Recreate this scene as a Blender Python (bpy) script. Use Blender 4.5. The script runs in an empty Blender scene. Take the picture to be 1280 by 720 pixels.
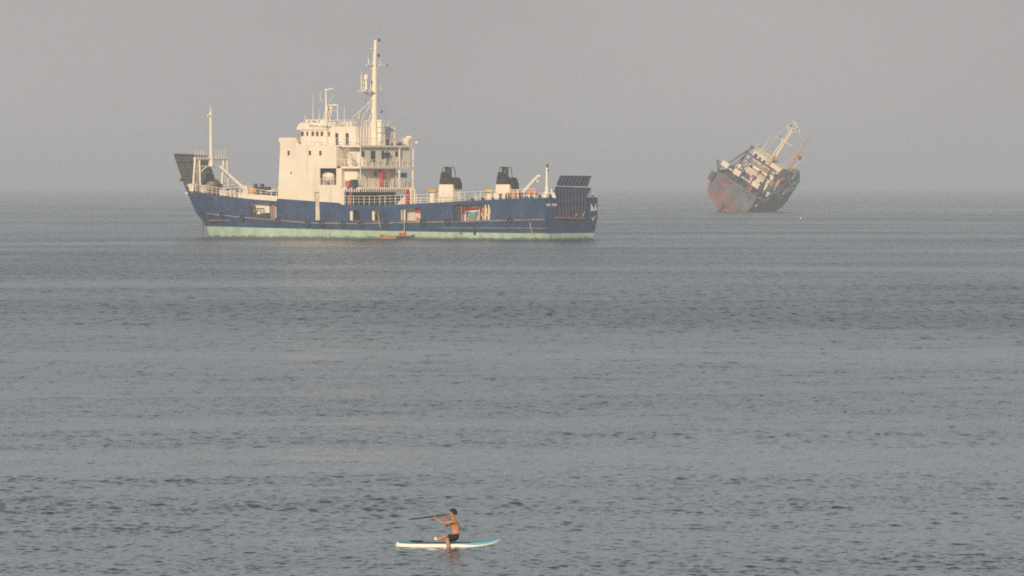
import bpy, bmesh, math, random
from mathutils import Vector, Matrix, Euler

R = math.radians
random.seed(7)
SC = bpy.context.scene
COL = SC.collection

# --------------------------------------------------------------------------- camera numbers (level telephoto, 10.6 m above the sea)
CAM_H = 10.6
FOC = 6400.0          # focal length in photo pixels (1280 wide)
HORIZ = 230.0         # photo row at eye level (the visible sea horizon dips a little below)


# --------------------------------------------------------------------------- materials
def mat(name, col, rough=0.5, var=0.12, var_scale=0.6, stain=None, stain_amt=0.0, stain_scale=(1.2, 1.2, 0.15), metal=0.0, spec=0.4):
    m = bpy.data.materials.new(name)
    m.use_nodes = True
    nt = m.node_tree
    b = nt.nodes['Principled BSDF']
    b.inputs['Roughness'].default_value = rough
    b.inputs['Metallic'].default_value = metal
    b.inputs['Specular IOR Level'].default_value = spec
    tc = nt.nodes.new('ShaderNodeTexCoord')
    n1 = nt.nodes.new('ShaderNodeTexNoise')
    n1.inputs['Scale'].default_value = var_scale
    n1.inputs['Detail'].default_value = 5
    nt.links.new(tc.outputs['Object'], n1.inputs['Vector'])
    mix = nt.nodes.new('ShaderNodeMix'); mix.data_type = 'RGBA'
    mr = nt.nodes.new('ShaderNodeMapRange')
    mr.inputs['From Min'].default_value = 0.3; mr.inputs['From Max'].default_value = 0.7
    nt.links.new(n1.outputs['Fac'], mr.inputs['Value'])
    nt.links.new(mr.outputs['Result'], mix.inputs['Factor'])
    lo = [c * (1 - var) for c in col]; hi = [min(1, c * (1 + var)) for c in col]
    mix.inputs['A'].default_value = (*lo, 1); mix.inputs['B'].default_value = (*hi, 1)
    out = mix.outputs['Result']
    if stain:
        mp = nt.nodes.new('ShaderNodeMapping'); mp.inputs['Scale'].default_value = stain_scale
        nt.links.new(tc.outputs['Object'], mp.inputs['Vector'])
        n2 = nt.nodes.new('ShaderNodeTexNoise'); n2.inputs['Scale'].default_value = 1.0; n2.inputs['Detail'].default_value = 6
        n2.inputs['Roughness'].default_value = 0.65
        nt.links.new(mp.outputs['Vector'], n2.inputs['Vector'])
        mr2 = nt.nodes.new('ShaderNodeMapRange')
        mr2.inputs['From Min'].default_value = 0.56; mr2.inputs['From Max'].default_value = 0.72
        mr2.inputs['To Max'].default_value = stain_amt
        nt.links.new(n2.outputs['Fac'], mr2.inputs['Value'])
        mix2 = nt.nodes.new('ShaderNodeMix'); mix2.data_type = 'RGBA'
        nt.links.new(mr2.outputs['Result'], mix2.inputs['Factor'])
        nt.links.new(out, mix2.inputs['A'])
        mix2.inputs['B'].default_value = (*stain, 1)
        out = mix2.outputs['Result']
    nt.links.new(out, b.inputs['Base Color'])
    return m


RUST = (0.17, 0.065, 0.03)
M = {
    'white': mat('cream_ship_paint', (0.79, 0.712, 0.59), 0.55, 0.05, 0.3, (0.46, 0.32, 0.20), 0.5, (1.3, 1.3, 0.09)),
    'white2': mat('pale_rail_paint', (0.80, 0.74, 0.66), 0.55, 0.12, 1.5, RUST, 0.5, (1.5, 1.5, 1.5)),
    'blue': mat('navy_hull_paint', (0.027, 0.060, 0.145), 0.5, 0.28, 0.3, (0.13, 0.10, 0.095), 0.6, (0.9, 0.9, 0.13)),
    'bluedeep': mat('navy_ramp_paint', (0.022, 0.037, 0.084), 0.5, 0.2, 0.4, (0.12, 0.10, 0.10), 0.5, (0.9, 0.9, 0.2)),
    'green': mat('faded_green_boot_topping', (0.40, 0.55, 0.43), 0.7, 0.16, 0.5, (0.24, 0.13, 0.06), 0.85, (0.9, 0.9, 0.10)),
    'strake': mat('scraped_strake_steel', (0.20, 0.19, 0.20), 0.6, 0.4, 0.8, (0.07, 0.07, 0.12), 0.9, (0.25, 0.25, 1.0)),
    'deck': mat('weathered_grey_deck', (0.16, 0.15, 0.14), 0.8, 0.3, 0.4, RUST, 0.5, (0.5, 0.5, 0.5)),
    'hold': mat('cream_hold_paint', (0.58, 0.50, 0.42), 0.7, 0.15, 0.5, RUST, 0.6, (0.8, 0.8, 0.3)),
    'dark': mat('dark_machinery', (0.045, 0.048, 0.052), 0.6, 0.35, 1.0, RUST, 0.4, (0.8, 0.8, 0.8)),
    'black': mat('sooty_black_paint', (0.022, 0.022, 0.024), 0.7, 0.3, 0.8),
    'soffit': mat('shaded_grey_soffit', (0.10, 0.095, 0.09), 0.8, 0.25, 0.6),  # dark grey that carries the shade under the decks in its colour
    'glass': mat('dark_window_glass', (0.03, 0.035, 0.04), 0.12, 0.3, 0.8, spec=0.5),
    'rampgrey': mat('olive_grey_ramp_plate', (0.125, 0.125, 0.11), 0.75, 0.15, 0.3, (0.06, 0.075, 0.07), 0.7, (0.12, 0.12, 0.12)),
    'yellow': mat('amber_vent_paint', (0.62, 0.34, 0.05), 0.5, 0.1, 1.0),
    'orange': mat('orange_paint', (0.65, 0.20, 0.04), 0.5, 0.15, 1.5),
    'red': mat('red_paint', (0.45, 0.035, 0.03), 0.5, 0.2, 1.2),
    'redpale': mat('faded_red_paint', (0.42, 0.12, 0.09), 0.6, 0.2, 1.0, (0.25, 0.16, 0.12), 0.5),
    'rubber': mat('worn_tyre_rubber', (0.03, 0.03, 0.03), 0.85, 0.5, 3.0, (0.12, 0.11, 0.10), 0.7, (3, 3, 3)),
    'rope': mat('pale_rope', (0.50, 0.48, 0.42), 0.9, 0.2, 3.0),
    'chain': mat('rusty_chain', (0.13, 0.06, 0.04), 0.8, 0.3, 2.0),
    'dinghy': mat('weathered_orange_paint', (0.48, 0.24, 0.08), 0.6, 0.2, 1.5, (0.22, 0.15, 0.10), 0.7, (1, 1, 1)),
    'ribgrey': mat('worn_blue_grey_rib', (0.075, 0.09, 0.125), 0.55, 0.3, 0.6, RUST, 0.4),
    'teal': mat('teal_paint', (0.15, 0.30, 0.30), 0.6, 0.2, 1.5),
    'wood': mat('sun_bleached_wood', (0.30, 0.22, 0.16), 0.8, 0.25, 2.0),
    'wreckblue': mat('wreck_hull_paint', (0.030, 0.070, 0.125), 0.6, 0.3, 0.2, (0.10, 0.075, 0.06), 0.35, (0.25, 0.25, 0.12)),
    'wreckred': mat('red_antifouling', (0.36, 0.11, 0.06), 0.8, 0.25, 0.2, (0.12, 0.085, 0.07), 0.75, (0.15, 0.15, 0.3)),
    'wreckstern': mat('dark_scuffed_stern_plate', (0.095, 0.115, 0.130), 0.7, 0.35, 0.3, (0.17, 0.075, 0.06), 0.6, (0.22, 0.22, 0.22)),
    'wreckdisc': mat('scuffed_red_grey_plate', (0.15, 0.085, 0.075), 0.8, 0.35, 0.25, (0.33, 0.10, 0.06), 0.9, (0.25, 0.16, 0.4)),
    'wreckwhite': mat('wreck_white_paint', (0.78, 0.68, 0.54), 0.6, 0.12, 0.4, (0.30, 0.18, 0.10), 0.75, (0.6, 0.6, 0.35)),
    'wreckdeck': mat('wreck_deck', (0.11, 0.10, 0.095), 0.85, 0.3, 0.3, RUST, 0.6, (0.4, 0.4, 0.4)),
    'wreckgrey': mat('rusty_grey_frame', (0.075, 0.07, 0.07), 0.7, 0.3, 0.5, RUST, 0.5, (0.5, 0.5, 0.5)),
    'bulwark': mat('pale_green_bulwark_paint', (0.24, 0.25, 0.20), 0.7, 0.2, 0.4, RUST, 0.5, (0.5, 0.5, 0.3)),
    'mustard': mat('mustard_mast_paint', (0.55, 0.30, 0.09), 0.6, 0.15, 0.8, RUST, 0.5),
    'boardwhite': mat('white_board_shell', (0.82, 0.80, 0.76), 0.35, 0.03, 2.0),
    'boardblue': mat('blue_board_deck', (0.09, 0.36, 0.48), 0.6, 0.08, 3.0),
    'pad': mat('dark_deck_pad', (0.04, 0.10, 0.14), 0.8, 0.15, 4.0),
    'skin': mat('tanned_skin', (0.40, 0.195, 0.105), 0.55, 0.1, 6.0),
    'hair': mat('black_hair', (0.012, 0.010, 0.010), 0.6, 0.3, 30.0),
    'shorts': mat('dark_shorts', (0.018, 0.022, 0.026), 0.85, 0.25, 10.0),
    'paddle': mat('black_paddle', (0.014, 0.016, 0.016), 0.8, 0.2, 4.0),
    'shoe': mat('pale_shoe', (0.72, 0.68, 0.50), 0.7, 0.1, 6.0),
    'eye': mat('dark_eye', (0.02, 0.015, 0.012), 0.3, 0.1, 5.0),
    'lip': mat('lips', (0.28, 0.09, 0.06), 0.5, 0.1, 5.0),
    'ink': mat('dark_lettering', (0.06, 0.045, 0.04), 0.7, 0.2, 4.0),
    'bright': mat('white_lettering', (0.80, 0.78, 0.72), 0.6, 0.1, 4.0),
}



def waterline_grime(m):
    """Slime and dirt along the water's edge, uneven at its top."""
    nt = m.node_tree; b = nt.nodes['Principled BSDF']; src = b.inputs['Base Color'].links[0].from_socket
    tc = nt.nodes.new('ShaderNodeTexCoord'); sp = nt.nodes.new('ShaderNodeSeparateXYZ'); nt.links.new(tc.outputs['Object'], sp.inputs[0])
    n = nt.nodes.new('ShaderNodeTexNoise'); n.inputs['Scale'].default_value = .7; n.inputs['Detail'].default_value = 6; nt.links.new(tc.outputs['Object'], n.inputs['Vector'])
    sc = nt.nodes.new('ShaderNodeMath'); sc.operation = 'MULTIPLY_ADD'; nt.links.new(n.outputs['Fac'], sc.inputs[0]); sc.inputs[1].default_value = -1.0; nt.links.new(sp.outputs['Z'], sc.inputs[2])
    mr = nt.nodes.new('ShaderNodeMapRange'); mr.inputs['From Min'].default_value = -.38; mr.inputs['From Max'].default_value = -.08; mr.inputs['To Min'].default_value = .8; mr.inputs['To Max'].default_value = 0
    nt.links.new(sc.outputs[0], mr.inputs['Value'])
    mx = nt.nodes.new('ShaderNodeMix'); mx.data_type = 'RGBA'; nt.links.new(mr.outputs['Result'], mx.inputs['Factor']); nt.links.new(src, mx.inputs['A']); mx.inputs['B'].default_value = (.10, .09, .06, 1)
    nt.links.new(mx.outputs['Result'], b.inputs['Base Color'])


waterline_grime(M['green'])


def plates(m, w, h, amt):
    """Steel plates of slightly different tone with thin weld seams."""
    nt = m.node_tree; b = nt.nodes['Principled BSDF']; src = b.inputs['Base Color'].links[0].from_socket
    tc = nt.nodes.new('ShaderNodeTexCoord'); sp = nt.nodes.new('ShaderNodeSeparateXYZ'); nt.links.new(tc.outputs['Object'], sp.inputs[0])
    cb = nt.nodes.new('ShaderNodeCombineXYZ'); ad = nt.nodes.new('ShaderNodeMath'); ad.operation = 'ADD'
    nt.links.new(sp.outputs['X'], ad.inputs[0]); nt.links.new(sp.outputs['Y'], ad.inputs[1]); nt.links.new(ad.outputs[0], cb.inputs[0]); nt.links.new(sp.outputs['Z'], cb.inputs[1])
    br = nt.nodes.new('ShaderNodeTexBrick'); br.inputs['Scale'].default_value = 1.0; br.inputs['Brick Width'].default_value = w; br.inputs['Row Height'].default_value = h
    br.inputs['Mortar Size'].default_value = .035; br.inputs['Mortar Smooth'].default_value = .5
    br.inputs['Color1'].default_value = (1 - amt, 1 - amt, 1 - amt, 1); br.inputs['Color2'].default_value = (1, 1, 1, 1); br.inputs['Mortar'].default_value = (1 - 2.2 * amt,) * 3 + (1,)
    nt.links.new(cb.outputs[0], br.inputs['Vector'])
    mx = nt.nodes.new('ShaderNodeMix'); mx.data_type = 'RGBA'; mx.blend_type = 'MULTIPLY'; mx.inputs['Factor'].default_value = 1
    nt.links.new(src, mx.inputs['A']); nt.links.new(br.outputs['Color'], mx.inputs['B']); nt.links.new(mx.outputs['Result'], b.inputs['Base Color'])


plates(M['blue'], 6.2, 1.9, .13); plates(M['white'], 5.1, 2.7, .035); plates(M['green'], 6.2, 1.9, .06); plates(M['wreckblue'], 6, 2.2, .14)

# --------------------------------------------------------------------------- mesh builder
class MB:
    """Collects simple solids and links them as one mesh object."""
    def __init__(s):
        s.v, s.f, s.m = [], [], []

    def add(s, vs, fs, mi=0):
        o = len(s.v)
        s.v += [tuple(p) for p in vs]
        for f in fs:
            s.f.append([i + o for i in f]); s.m.append(mi)

    def box(s, x0, x1, y0, y1, z0, z1, mi=0, mtx=None):
        vs = [Vector((x, y, z)) for z in (z0, z1) for y in (y0, y1) for x in (x0, x1)]
        if mtx: vs = [mtx @ v for v in vs]
        s.add(vs, [(0, 2, 3, 1), (4, 5, 7, 6), (0, 1, 5, 4), (2, 6, 7, 3), (0, 4, 6, 2), (1, 3, 7, 5)], mi)

    def hexa(s, bot, top, mi=0):
        s.add(list(bot) + list(top), [(3, 2, 1, 0), (4, 5, 6, 7), (0, 1, 5, 4), (1, 2, 6, 5), (2, 3, 7, 6), (3, 0, 4, 7)], mi)

    def tube(s, p, q, r, r2=None, n=6, mi=0):
        p, q = Vector(p), Vector(q)
        r2 = r if r2 is None else r2
        d = (q - p)
        if d.length < 1e-6: return
        d.normalize()
        a = d.orthogonal().normalized(); b = d.cross(a)
        vs = []
        for c, rr in ((p, r), (q, r2)):
            for i in range(n):
                t = 2 * math.pi * i / n
                vs.append(c + a * (math.cos(t) * rr) + b * (math.sin(t) * rr))
        fs = [(i, (i + 1) % n, n + (i + 1) % n, n + i) for i in range(n)]
        fs += [tuple(range(n - 1, -1, -1)), tuple(range(n, 2 * n))]
        s.add(vs, fs, mi)

    def path(s, pts, r, n=6, mi=0):
        for a, b in zip(pts, pts[1:]): s.tube(a, b, r, n=n, mi=mi)

    def lathe(s, c, prof, n=14, axis='z', mi=0):
        c = Vector(c); vs = []
        for r, h in prof:
            for i in range(n):
                t = 2 * math.pi * i / n
                x, y = math.cos(t) * r, math.sin(t) * r
                vs.append(c + (Vector((x, y, h)) if axis == 'z' else Vector((h, x, y)) if axis == 'x' else Vector((x, h, y))))
        k = len(prof)
        fs = []
        for j in range(k - 1):
            for i in range(n):
                fs.append((j * n + i, j * n + (i + 1) % n, (j + 1) * n + (i + 1) % n, (j + 1) * n + i))
        fs.append(tuple(range(n - 1, -1, -1))); fs.append(tuple(range((k - 1) * n, k * n)))
        s.add(vs, fs, mi)

    def ball(s, c, rad, n=10, k=7, mi=0):
        rx, ry, rz = rad if isinstance(rad, (tuple, list)) else (rad,) * 3
        c = Vector(c); vs = [c + Vector((0, 0, -rz))]
        for j in range(1, k):
            a = -math.pi / 2 + math.pi * j / k
            for i in range(n):
                t = 2 * math.pi * i / n
                vs.append(c + Vector((rx * math.cos(a) * math.cos(t), ry * math.cos(a) * math.sin(t), rz * math.sin(a))))
        vs.append(c + Vector((0, 0, rz)))
        fs = [(0, 1 + (i + 1) % n, 1 + i) for i in range(n)]
        for j in range(k - 2):
            for i in range(n):
                fs.append((1 + j * n + i, 1 + j * n + (i + 1) % n, 1 + (j + 1) * n + (i + 1) % n, 1 + (j + 1) * n + i))
        top = len(vs) - 1; b = 1 + (k - 2) * n
        fs += [(b + i, b + (i + 1) % n, top) for i in range(n)]
        s.add(vs, fs, mi)

    def torus(s, c, r, r2, axis='y', n=16, k=8, mi=0):
        c = Vector(c); vs = []
        for i in range(n):
            t = 2 * math.pi * i / n
            for j in range(k):
                u = 2 * math.pi * j / k
                a = r + r2 * math.cos(u); h = r2 * math.sin(u)
                p = Vector((a * math.cos(t), h, a * math.sin(t))) if axis == 'y' else Vector((h, a * math.cos(t), a * math.sin(t))) if axis == 'x' else Vector((a * math.cos(t), a * math.sin(t), h))
                vs.append(c + p)
        s.add(vs, [(i * k + j, ((i + 1) % n) * k + j, ((i + 1) % n) * k + (j + 1) % k, i * k + (j + 1) % k) for i in range(n) for j in range(k)], mi)

    def prism(s, poly, y0, y1, mi=0):
        """A polygon in the x-z plane given thickness along y."""
        n = len(poly)
        vs = [(x, y0, z) for x, z in poly] + [(x, y1, z) for x, z in poly]
        fs = [tuple(range(n)), tuple(range(2 * n - 1, n - 1, -1))] + [(i, n + i, n + (i + 1) % n, (i + 1) % n) for i in range(n)]
        s.add(vs, fs, mi)

    def rail(s, pts, h=1.1, bars=3, gap=1.6, r=0.045, posts=True):
        """A guard rail along a line of points."""
        for a, b in zip(pts, pts[1:]):
            a, b = Vector(a), Vector(b)
            up = Vector((0, 0, 1))
            for k in range(bars):
                z = h * (k + 1) / bars
                s.tube(a + up * z, b + up * z, r * (1.0 if k == bars - 1 else 0.7), n=4)
            if posts:
                n = max(1, int(round((b - a).length / gap)))
                for i in range(n + 1):
                    p = a.lerp(b, i / n)
                    s.tube(p, p + up * h, r * 1.15, n=4)

    def build(s, name, mats, parent=None, smooth=False, fix=True):
        me = bpy.data.meshes.new(name)
        me.from_pydata(s.v, [], s.f)
        if not isinstance(mats, (list, tuple)): mats = [mats]
        for m in mats: me.materials.append(m)
        me.polygons.foreach_set('material_index', s.m)
        if fix:
            bm = bmesh.new(); bm.from_mesh(me)
            bmesh.ops.recalc_face_normals(bm, faces=bm.faces)
            bm.to_mesh(me); bm.free()
        if smooth:
            me.polygons.foreach_set('use_smooth', [True] * len(me.polygons))
        o = bpy.data.objects.new(name, me)
        COL.objects.link(o)
        if parent: o.parent = parent
        return o


def tag(o, label=None, cat=None, group=None, kind=None):
    if label: o['label'] = label
    if cat: o['category'] = cat
    if group: o['group'] = group
    if kind: o['kind'] = kind
    return o


def empty(name, loc, rot=(0, 0, 0)):
    o = bpy.data.objects.new(name, None)
    COL.objects.link(o); o.location = loc; o.rotation_euler = rot
    o.empty_display_size = 0.5
    return o


def bake(o):
    """Apply the object's modifiers."""
    dg = bpy.context.evaluated_depsgraph_get(); dg.update()
    me = bpy.data.meshes.new_from_object(o.evaluated_get(dg))
    o.modifiers.clear(); o.data = me
    return o


def interp(x, tab):
    if x <= tab[0][0]: return tab[0][1]
    for (a, b), (c, d) in zip(tab, tab[1:]):
        if x <= c: return b + (d - b) * (x - a) / (c - a)
    return tab[-1][1]


def world_at(px, py_water):
    """The point of the sea seen at a photo position."""
    d = FOC * CAM_H / (py_water - HORIZ)
    return Vector(((px - 640) * d / FOC, d, 0))


# =========================================================================== THE CARGO SHIP
# local axes: x forward from the transom, y to port (the side seen), z up from the waterline
TH = R(35.0); BEAM = 18.0; HB = 9.0
D0 = 976.0; X0 = (681 - 640) / FOC * D0
CT, ST = math.cos(TH), math.sin(TH)
ship_rot = math.pi - TH
SHIP = Vector((X0 + ST * HB, D0 + CT * HB, 0))


def sx(px, y=HB):
    t = HB - y; k = (px - 640) / FOC
    return (X0 + t * ST - k * (D0 + t * CT)) / (k * ST + CT)


def sd(x, y=HB):
    return D0 + x * ST + (HB - y) * CT


def sz(py, x, y=HB):
    return CAM_H - (py - HORIZ) * sd(x, y) / FOC


def P(px, py, y=HB):
    x = sx(px, y)
    return Vector((x, y, sz(py, x, y)))


def on_ship(v):
    return SHIP + Matrix.Rotation(ship_rot, 3, 'Z') @ Vector(v)


ship = tag(empty('cargo_ship', SHIP, (0, 0, ship_rot)),
           'blue and cream landing ship anchored upright with tall mast and two black topped funnels', 'ship')

top_tab = [(sx(a), sz(b, sx(a))) for a, b in ((681, 247), (640, 248.3), (600, 250.5), (560, 252.3), (520, 254.8), (470, 256.3), (440, 256.3), (428, 256), (424, 253.6), (385, 251), (348, 248.3), (345, 251.5), (318, 249.3), (300, 247.3), (262, 243.2), (234, 239.3))]
str_tab = [(sx(a), sz(b, sx(a))) for a, b in ((681, 274.5), (640, 275.2), (560, 277.3), (440, 279.3), (385, 278.6), (348, 275.3), (276, 269.3), (245, 266.5))]
boot_tab = [(0, 1.15), (sx(560), 1.30), (sx(440), 1.55), (sx(350), 1.85), (sx(262), 2.12)]
bow_tab = [(-0.7, sx(262, 6)), (0, sx(258.5, 6)), (2.2, sx(256, 6)), (4.3, sx(247, 6)), (5.4, sx(240.5, 6)), (9.2, sx(232.5, 6))]
ztop = lambda x: interp(x, top_tab)
zstr = lambda x: interp(x, str_tab)
zboot = lambda x: interp(x, boot_tab)
xbow = lambda z: interp(z, bow_tab)
XF = sx(311.5)


def half(x, z):
    e = xbow(z) - x
    b = HB
    if e < 17: b -= 3.3 * (1 - max(e, 0) / 17) ** 2
    if z < 4.5:
        b -= 0.10 * (4.5 - z) ** 1.3 * (1 - max(0, min(1, (x - 55) / 25)) * 0.2)
        if x < 12: b -= (1 - x / 12) * 0.10 * (4.5 - z) ** 1.5
    return b


holes = [(sx(a), sx(b), q) for b, a, q in ((312, 345, 0), (393.2, 399.2, 2), (435.5, 449.5, 0), (463.2, 474.5, 0), (499.2, 525.5, 0), (566.8, 613.5, 0))]
hole_top = [(sx(640), 0.65), (sx(590), 0.62), (sx(520), 0.75), (sx(470), 0.95), (sx(430), 0.95), (sx(345), 0.45), (sx(312), 0.45)]


def make_hull():
    xs = {0.0, 4.0, 8.0, 12.0, XF}
    for a, b, q in holes: xs |= {a, b}
    for x, _ in top_tab:
        if x < XF: xs.add(x)
    xs = sorted(xs)
    out = [xs[0]]
    for x in xs[1:]:
        if x - out[-1] > 5: out += [out[-1] + (x - out[-1]) * 0.5]
        if x - out[-1] > 0.02: out.append(x)
    cols = [('x', x) for x in out] + [('f', i / 9) for i in range(1, 10)]
    rows = 7

    def lev(r, x):
        zt, zs, zb = ztop(x), zstr(x), zboot(x)
        if r == 0: return -0.7
        if r == 1: return 0.0
        if r == 2: return zb
        if r == 3: return zs - 0.05
        if r == 4: return zs + 0.12
        if r == 5: return zt - interp(x, hole_top)
        return zt
    V, idx = [], {}
    for ci, (k, a) in enumerate(cols):
        for r in range(rows):
            x = a if k == 'x' else XF + a * 10
            if k == 'f':
                for _ in range(4):
                    x = XF + (xbow(lev(r, x)) - XF) * a
            z = lev(r, x); hb = half(x, z)
            for sgn in (1, -1):
                idx[ci, r, sgn] = len(V); V.append((x, sgn * hb, z))
    F, MI = [], []
    n = len(cols)
    for sgn in (1, -1):
        for ci in range(n - 1):
            for r in range(rows - 1):
                if cols[ci + 1][0] == 'x' and sgn == 1:
                    m = (cols[ci][1] + cols[ci + 1][1]) / 2
                    if any(a < m < b and (r == 4 or (q == 2 and r == 5)) for a, b, q in holes): continue
                f = [idx[ci, r, sgn], idx[ci + 1, r, sgn], idx[ci + 1, r + 1, sgn], idx[ci, r + 1, sgn]]
                F.append(f if sgn == -1 else f[::-1]); MI.append(1 if r < 2 else 0)
    for r in range(rows - 1):
        F.append([idx[0, r, 1], idx[0, r, -1], idx[0, r + 1, -1], idx[0, r + 1, 1]]); MI.append(1 if r < 2 else 0)
        F.append([idx[n - 1, r, -1], idx[n - 1, r, 1], idx[n - 1, r + 1, 1], idx[n - 1, r + 1, -1]]); MI.append(1 if r < 2 else 0)
    for ci in range(n - 1):
        F.append([idx[ci, 0, 1], idx[ci, 0, -1], idx[ci + 1, 0, -1], idx[ci + 1, 0, 1]]); MI.append(1)
    mb = MB(); mb.v = V; mb.f = F; mb.m = MI
    o = mb.build('hull', [M['blue'], M['green'], M['hold'], M['hold']], ship)
    md = o.modifiers.new('shell', 'SOLIDIFY'); md.thickness = 0.28; md.offset = -1; md.material_offset = 2; md.material_offset_rim = 0
    return bake(o)


make_hull()

# rubbing strakes along the port side
b = MB()
xa = [x * (sx(250) / 40) for x in range(0, 41)]
for x1, x2 in zip(xa, xa[1:]):
    if x2 > sx(566) and x1 < sx(614): pass
    for zz in (zstr,):
        z1, z2 = zz(x1), zz(x2); y1, y2 = half(x1, z1), half(x2, z2)
        b.hexa([(x1, y1 - .05, z1 - .13), (x2, y2 - .05, z2 - .13), (x2, y2 + .22, z2 - .13), (x1, y1 + .22, z1 - .13)],
               [(x1, y1 - .05, z1 + .13), (x2, y2 - .05, z2 + .13), (x2, y2 + .22, z2 + .10), (x1, y1 + .22, z1 + .10)])
b.build('rubbing_strake', M['strake'], ship)
b = MB()
for x1, x2 in zip(xa[:12], xa[1:13]):
    z1, z2 = 2.15, 2.15; y1, y2 = half(x1, z1), half(x2, z2)
    b.hexa([(x1, y1 - .05, z1 - .08), (x2, y2 - .05, z2 - .08), (x2, y2 + .14, z2 - .08), (x1, y1 + .14, z1 - .08)],
           [(x1, y1 - .05, z1 + .08), (x2, y2 - .05, z2 + .08), (x2, y2 + .14, z2 + .06), (x1, y1 + .14, z1 + .06)])
b.build('rubbing_strake', M['strake'], ship)

for pa_, pb_ in (((263, 246.5), (271, 251.5)), ((281.5, 259), (287, 263.5)), ((282, 268.6), (288, 270.2)), ((254, 265.5), (268, 267.2)), ((300, 262), (304, 264)), ((378, 262), (382, 263)), ((592, 258.5), (600, 259.5)), ((655, 291), (678, 291.5)), ((648, 288.4), (660, 288.2))):
    b = MB(); pts = []
    for (qx, qy) in (pa_, pb_):
        x = sx(qx); z = sz(qy, x); pts.append((x, half(x, z) + .01, z))
    b.tube(pts[0], pts[1], .07, .03, 5); b.build('scrape_mark', M['strake'], ship)
# decks: the vehicle deck, the raised foredeck and the aft weather deck
b = MB(); b.box(0.4, sx(258), -8.2, 8.2, 3.25, 3.45); b.build('cargo_deck', M['deck'], ship)
b = MB()
xf0 = sx(301)
pts = [xf0 + (sx(236, 6) - xf0) * i / 8 for i in range(9)]
for x1, x2 in zip(pts, pts[1:]):
    z1, z2 = ztop(x1) - .45, ztop(x2) - .45
    h1, h2 = half(x1, z1) - .32, half(x2, z2) - .32
    b.hexa([(x1, -h1, z1 - .2), (x2, -h2, z2 - .2), (x2, h2, z2 - .2), (x1, h1, z1 - .2)], [(x1, -h1, z1), (x2, -h2, z2), (x2, h2, z2), (x1, h1, z1)])
b.build('foredeck', M['deck'], ship)
b = MB()
xq = sx(532)
pts = [0.3 + (xq - .3) * i / 6 for i in range(7)]
for x1, x2 in zip(pts, pts[1:]):
    z1, z2 = ztop(x1) - .12, ztop(x2) - .12
    b.hexa([(x1, -8.7, z1 - .2), (x2, -8.7, z2 - .2), (x2, 8.7, z2 - .2), (x1, 8.7, z1 - .2)], [(x1, -8.7, z1), (x2, -8.7, z2), (x2, 8.7, z2), (x1, 8.7, z1)])
b.build('weather_deck', M['deck'], ship)
zaft = lambda x: ztop(x) - .12

# ---------------------------------------------------------------- deckhouse
XH0, XH1, XH2 = sx(427), sx(347.2), sx(350.3)     # aft end of the side wall, foot and head of the front
ZB = sz(181.5, sx(385)); ZC = sz(208, sx(425)); ZD = sz(234, sx(430))


def wall_grid(mb, xs, zs, skip, y0, y1, zf=None):
    for i in range(len(xs) - 1):
        for j in range(len(zs) - 1):
            if (i, j) in skip: continue
            def zz(j, x): return zf(x) if (j == 0 and zf) else zs[j]
            a, c = xs[i], xs[i + 1]
            mb.hexa([(a, y0, zz(j, a)), (c, y0, zz(j, c)), (c, y1, zz(j, c)), (a, y1, zz(j, a))],
                    [(a, y0, zz(j + 1, a)), (c, y0, zz(j + 1, c)), (c, y1, zz(j + 1, c)), (a, y1, zz(j + 1, a))])


b = MB()
xs = [XH0, sx(420.3), sx(399.6), sx(399.2), sx(393.2), XH2]
zR0, zR1, zSl = sz(231, sx(410)), sz(210.3, sx(410)), sz(240, sx(396))
zs = [0, zSl, zR0, zR1, ZB]
# port wall with the boat recess and the tall slot left open
wall_grid(b, xs, zs, {(1, 2), (3, 0), (0, 3)}, 8.72, HB, zf=lambda x: ztop(x) - .004)
# the piece over the balcony stops a little further forward
xm = sx(420.3)
b.prism([(XH2 + .002, ztop(XH1) - .004), (XH1, ztop(XH1) - .004), (XH2 + .002, ZB)], 8.72, HB)
# rounded bulwark at the front corner of the bridge deck
zw = sz(172, XH2); cx, cz = sx(370.5), zw
pr = [(sx(379), ZB + .003)]
for i in range(7):
    a = -math.pi / 2 + (math.pi / 2) * i / 6
    pr.append((sx(378) + (sx(370) - sx(378)) * math.sin(math.pi / 2 * i / 6), ZB + .05 + (zw - .15 - ZB) * (1 - math.cos(math.pi / 2 * i / 6))))
pr += [(sx(369), zw), (XH2 + .35, zw), (XH2 + .35, zw - .9), (XH2, zw - 1.0), (XH2, ZB + .003)]
b.prism(pr, 8.75, HB)
b.box(XH2 - .5, XH2 + .35, -HB, 8.748, zw - .9, zw)
# front wall, starboard wall, inner bulkheads
zf0 = ztop(XH1)
b.hexa([(XH1 - .2, -HB, zf0), (XH1, -HB, zf0), (XH1, 8.718, zf0), (XH1 - .2, 8.718, zf0)], [(XH2 - .2, -HB, zw - .9), (XH2, -HB, zw - .9), (XH2, 8.718, zw - .9), (XH2 - .2, 8.718, zw - .9)])
b.box(XH0, XH1 - .21, -HB, -8.7, ztop(XH0), ZB)
b.build('deckhouse', M['white'], ship)

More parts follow.
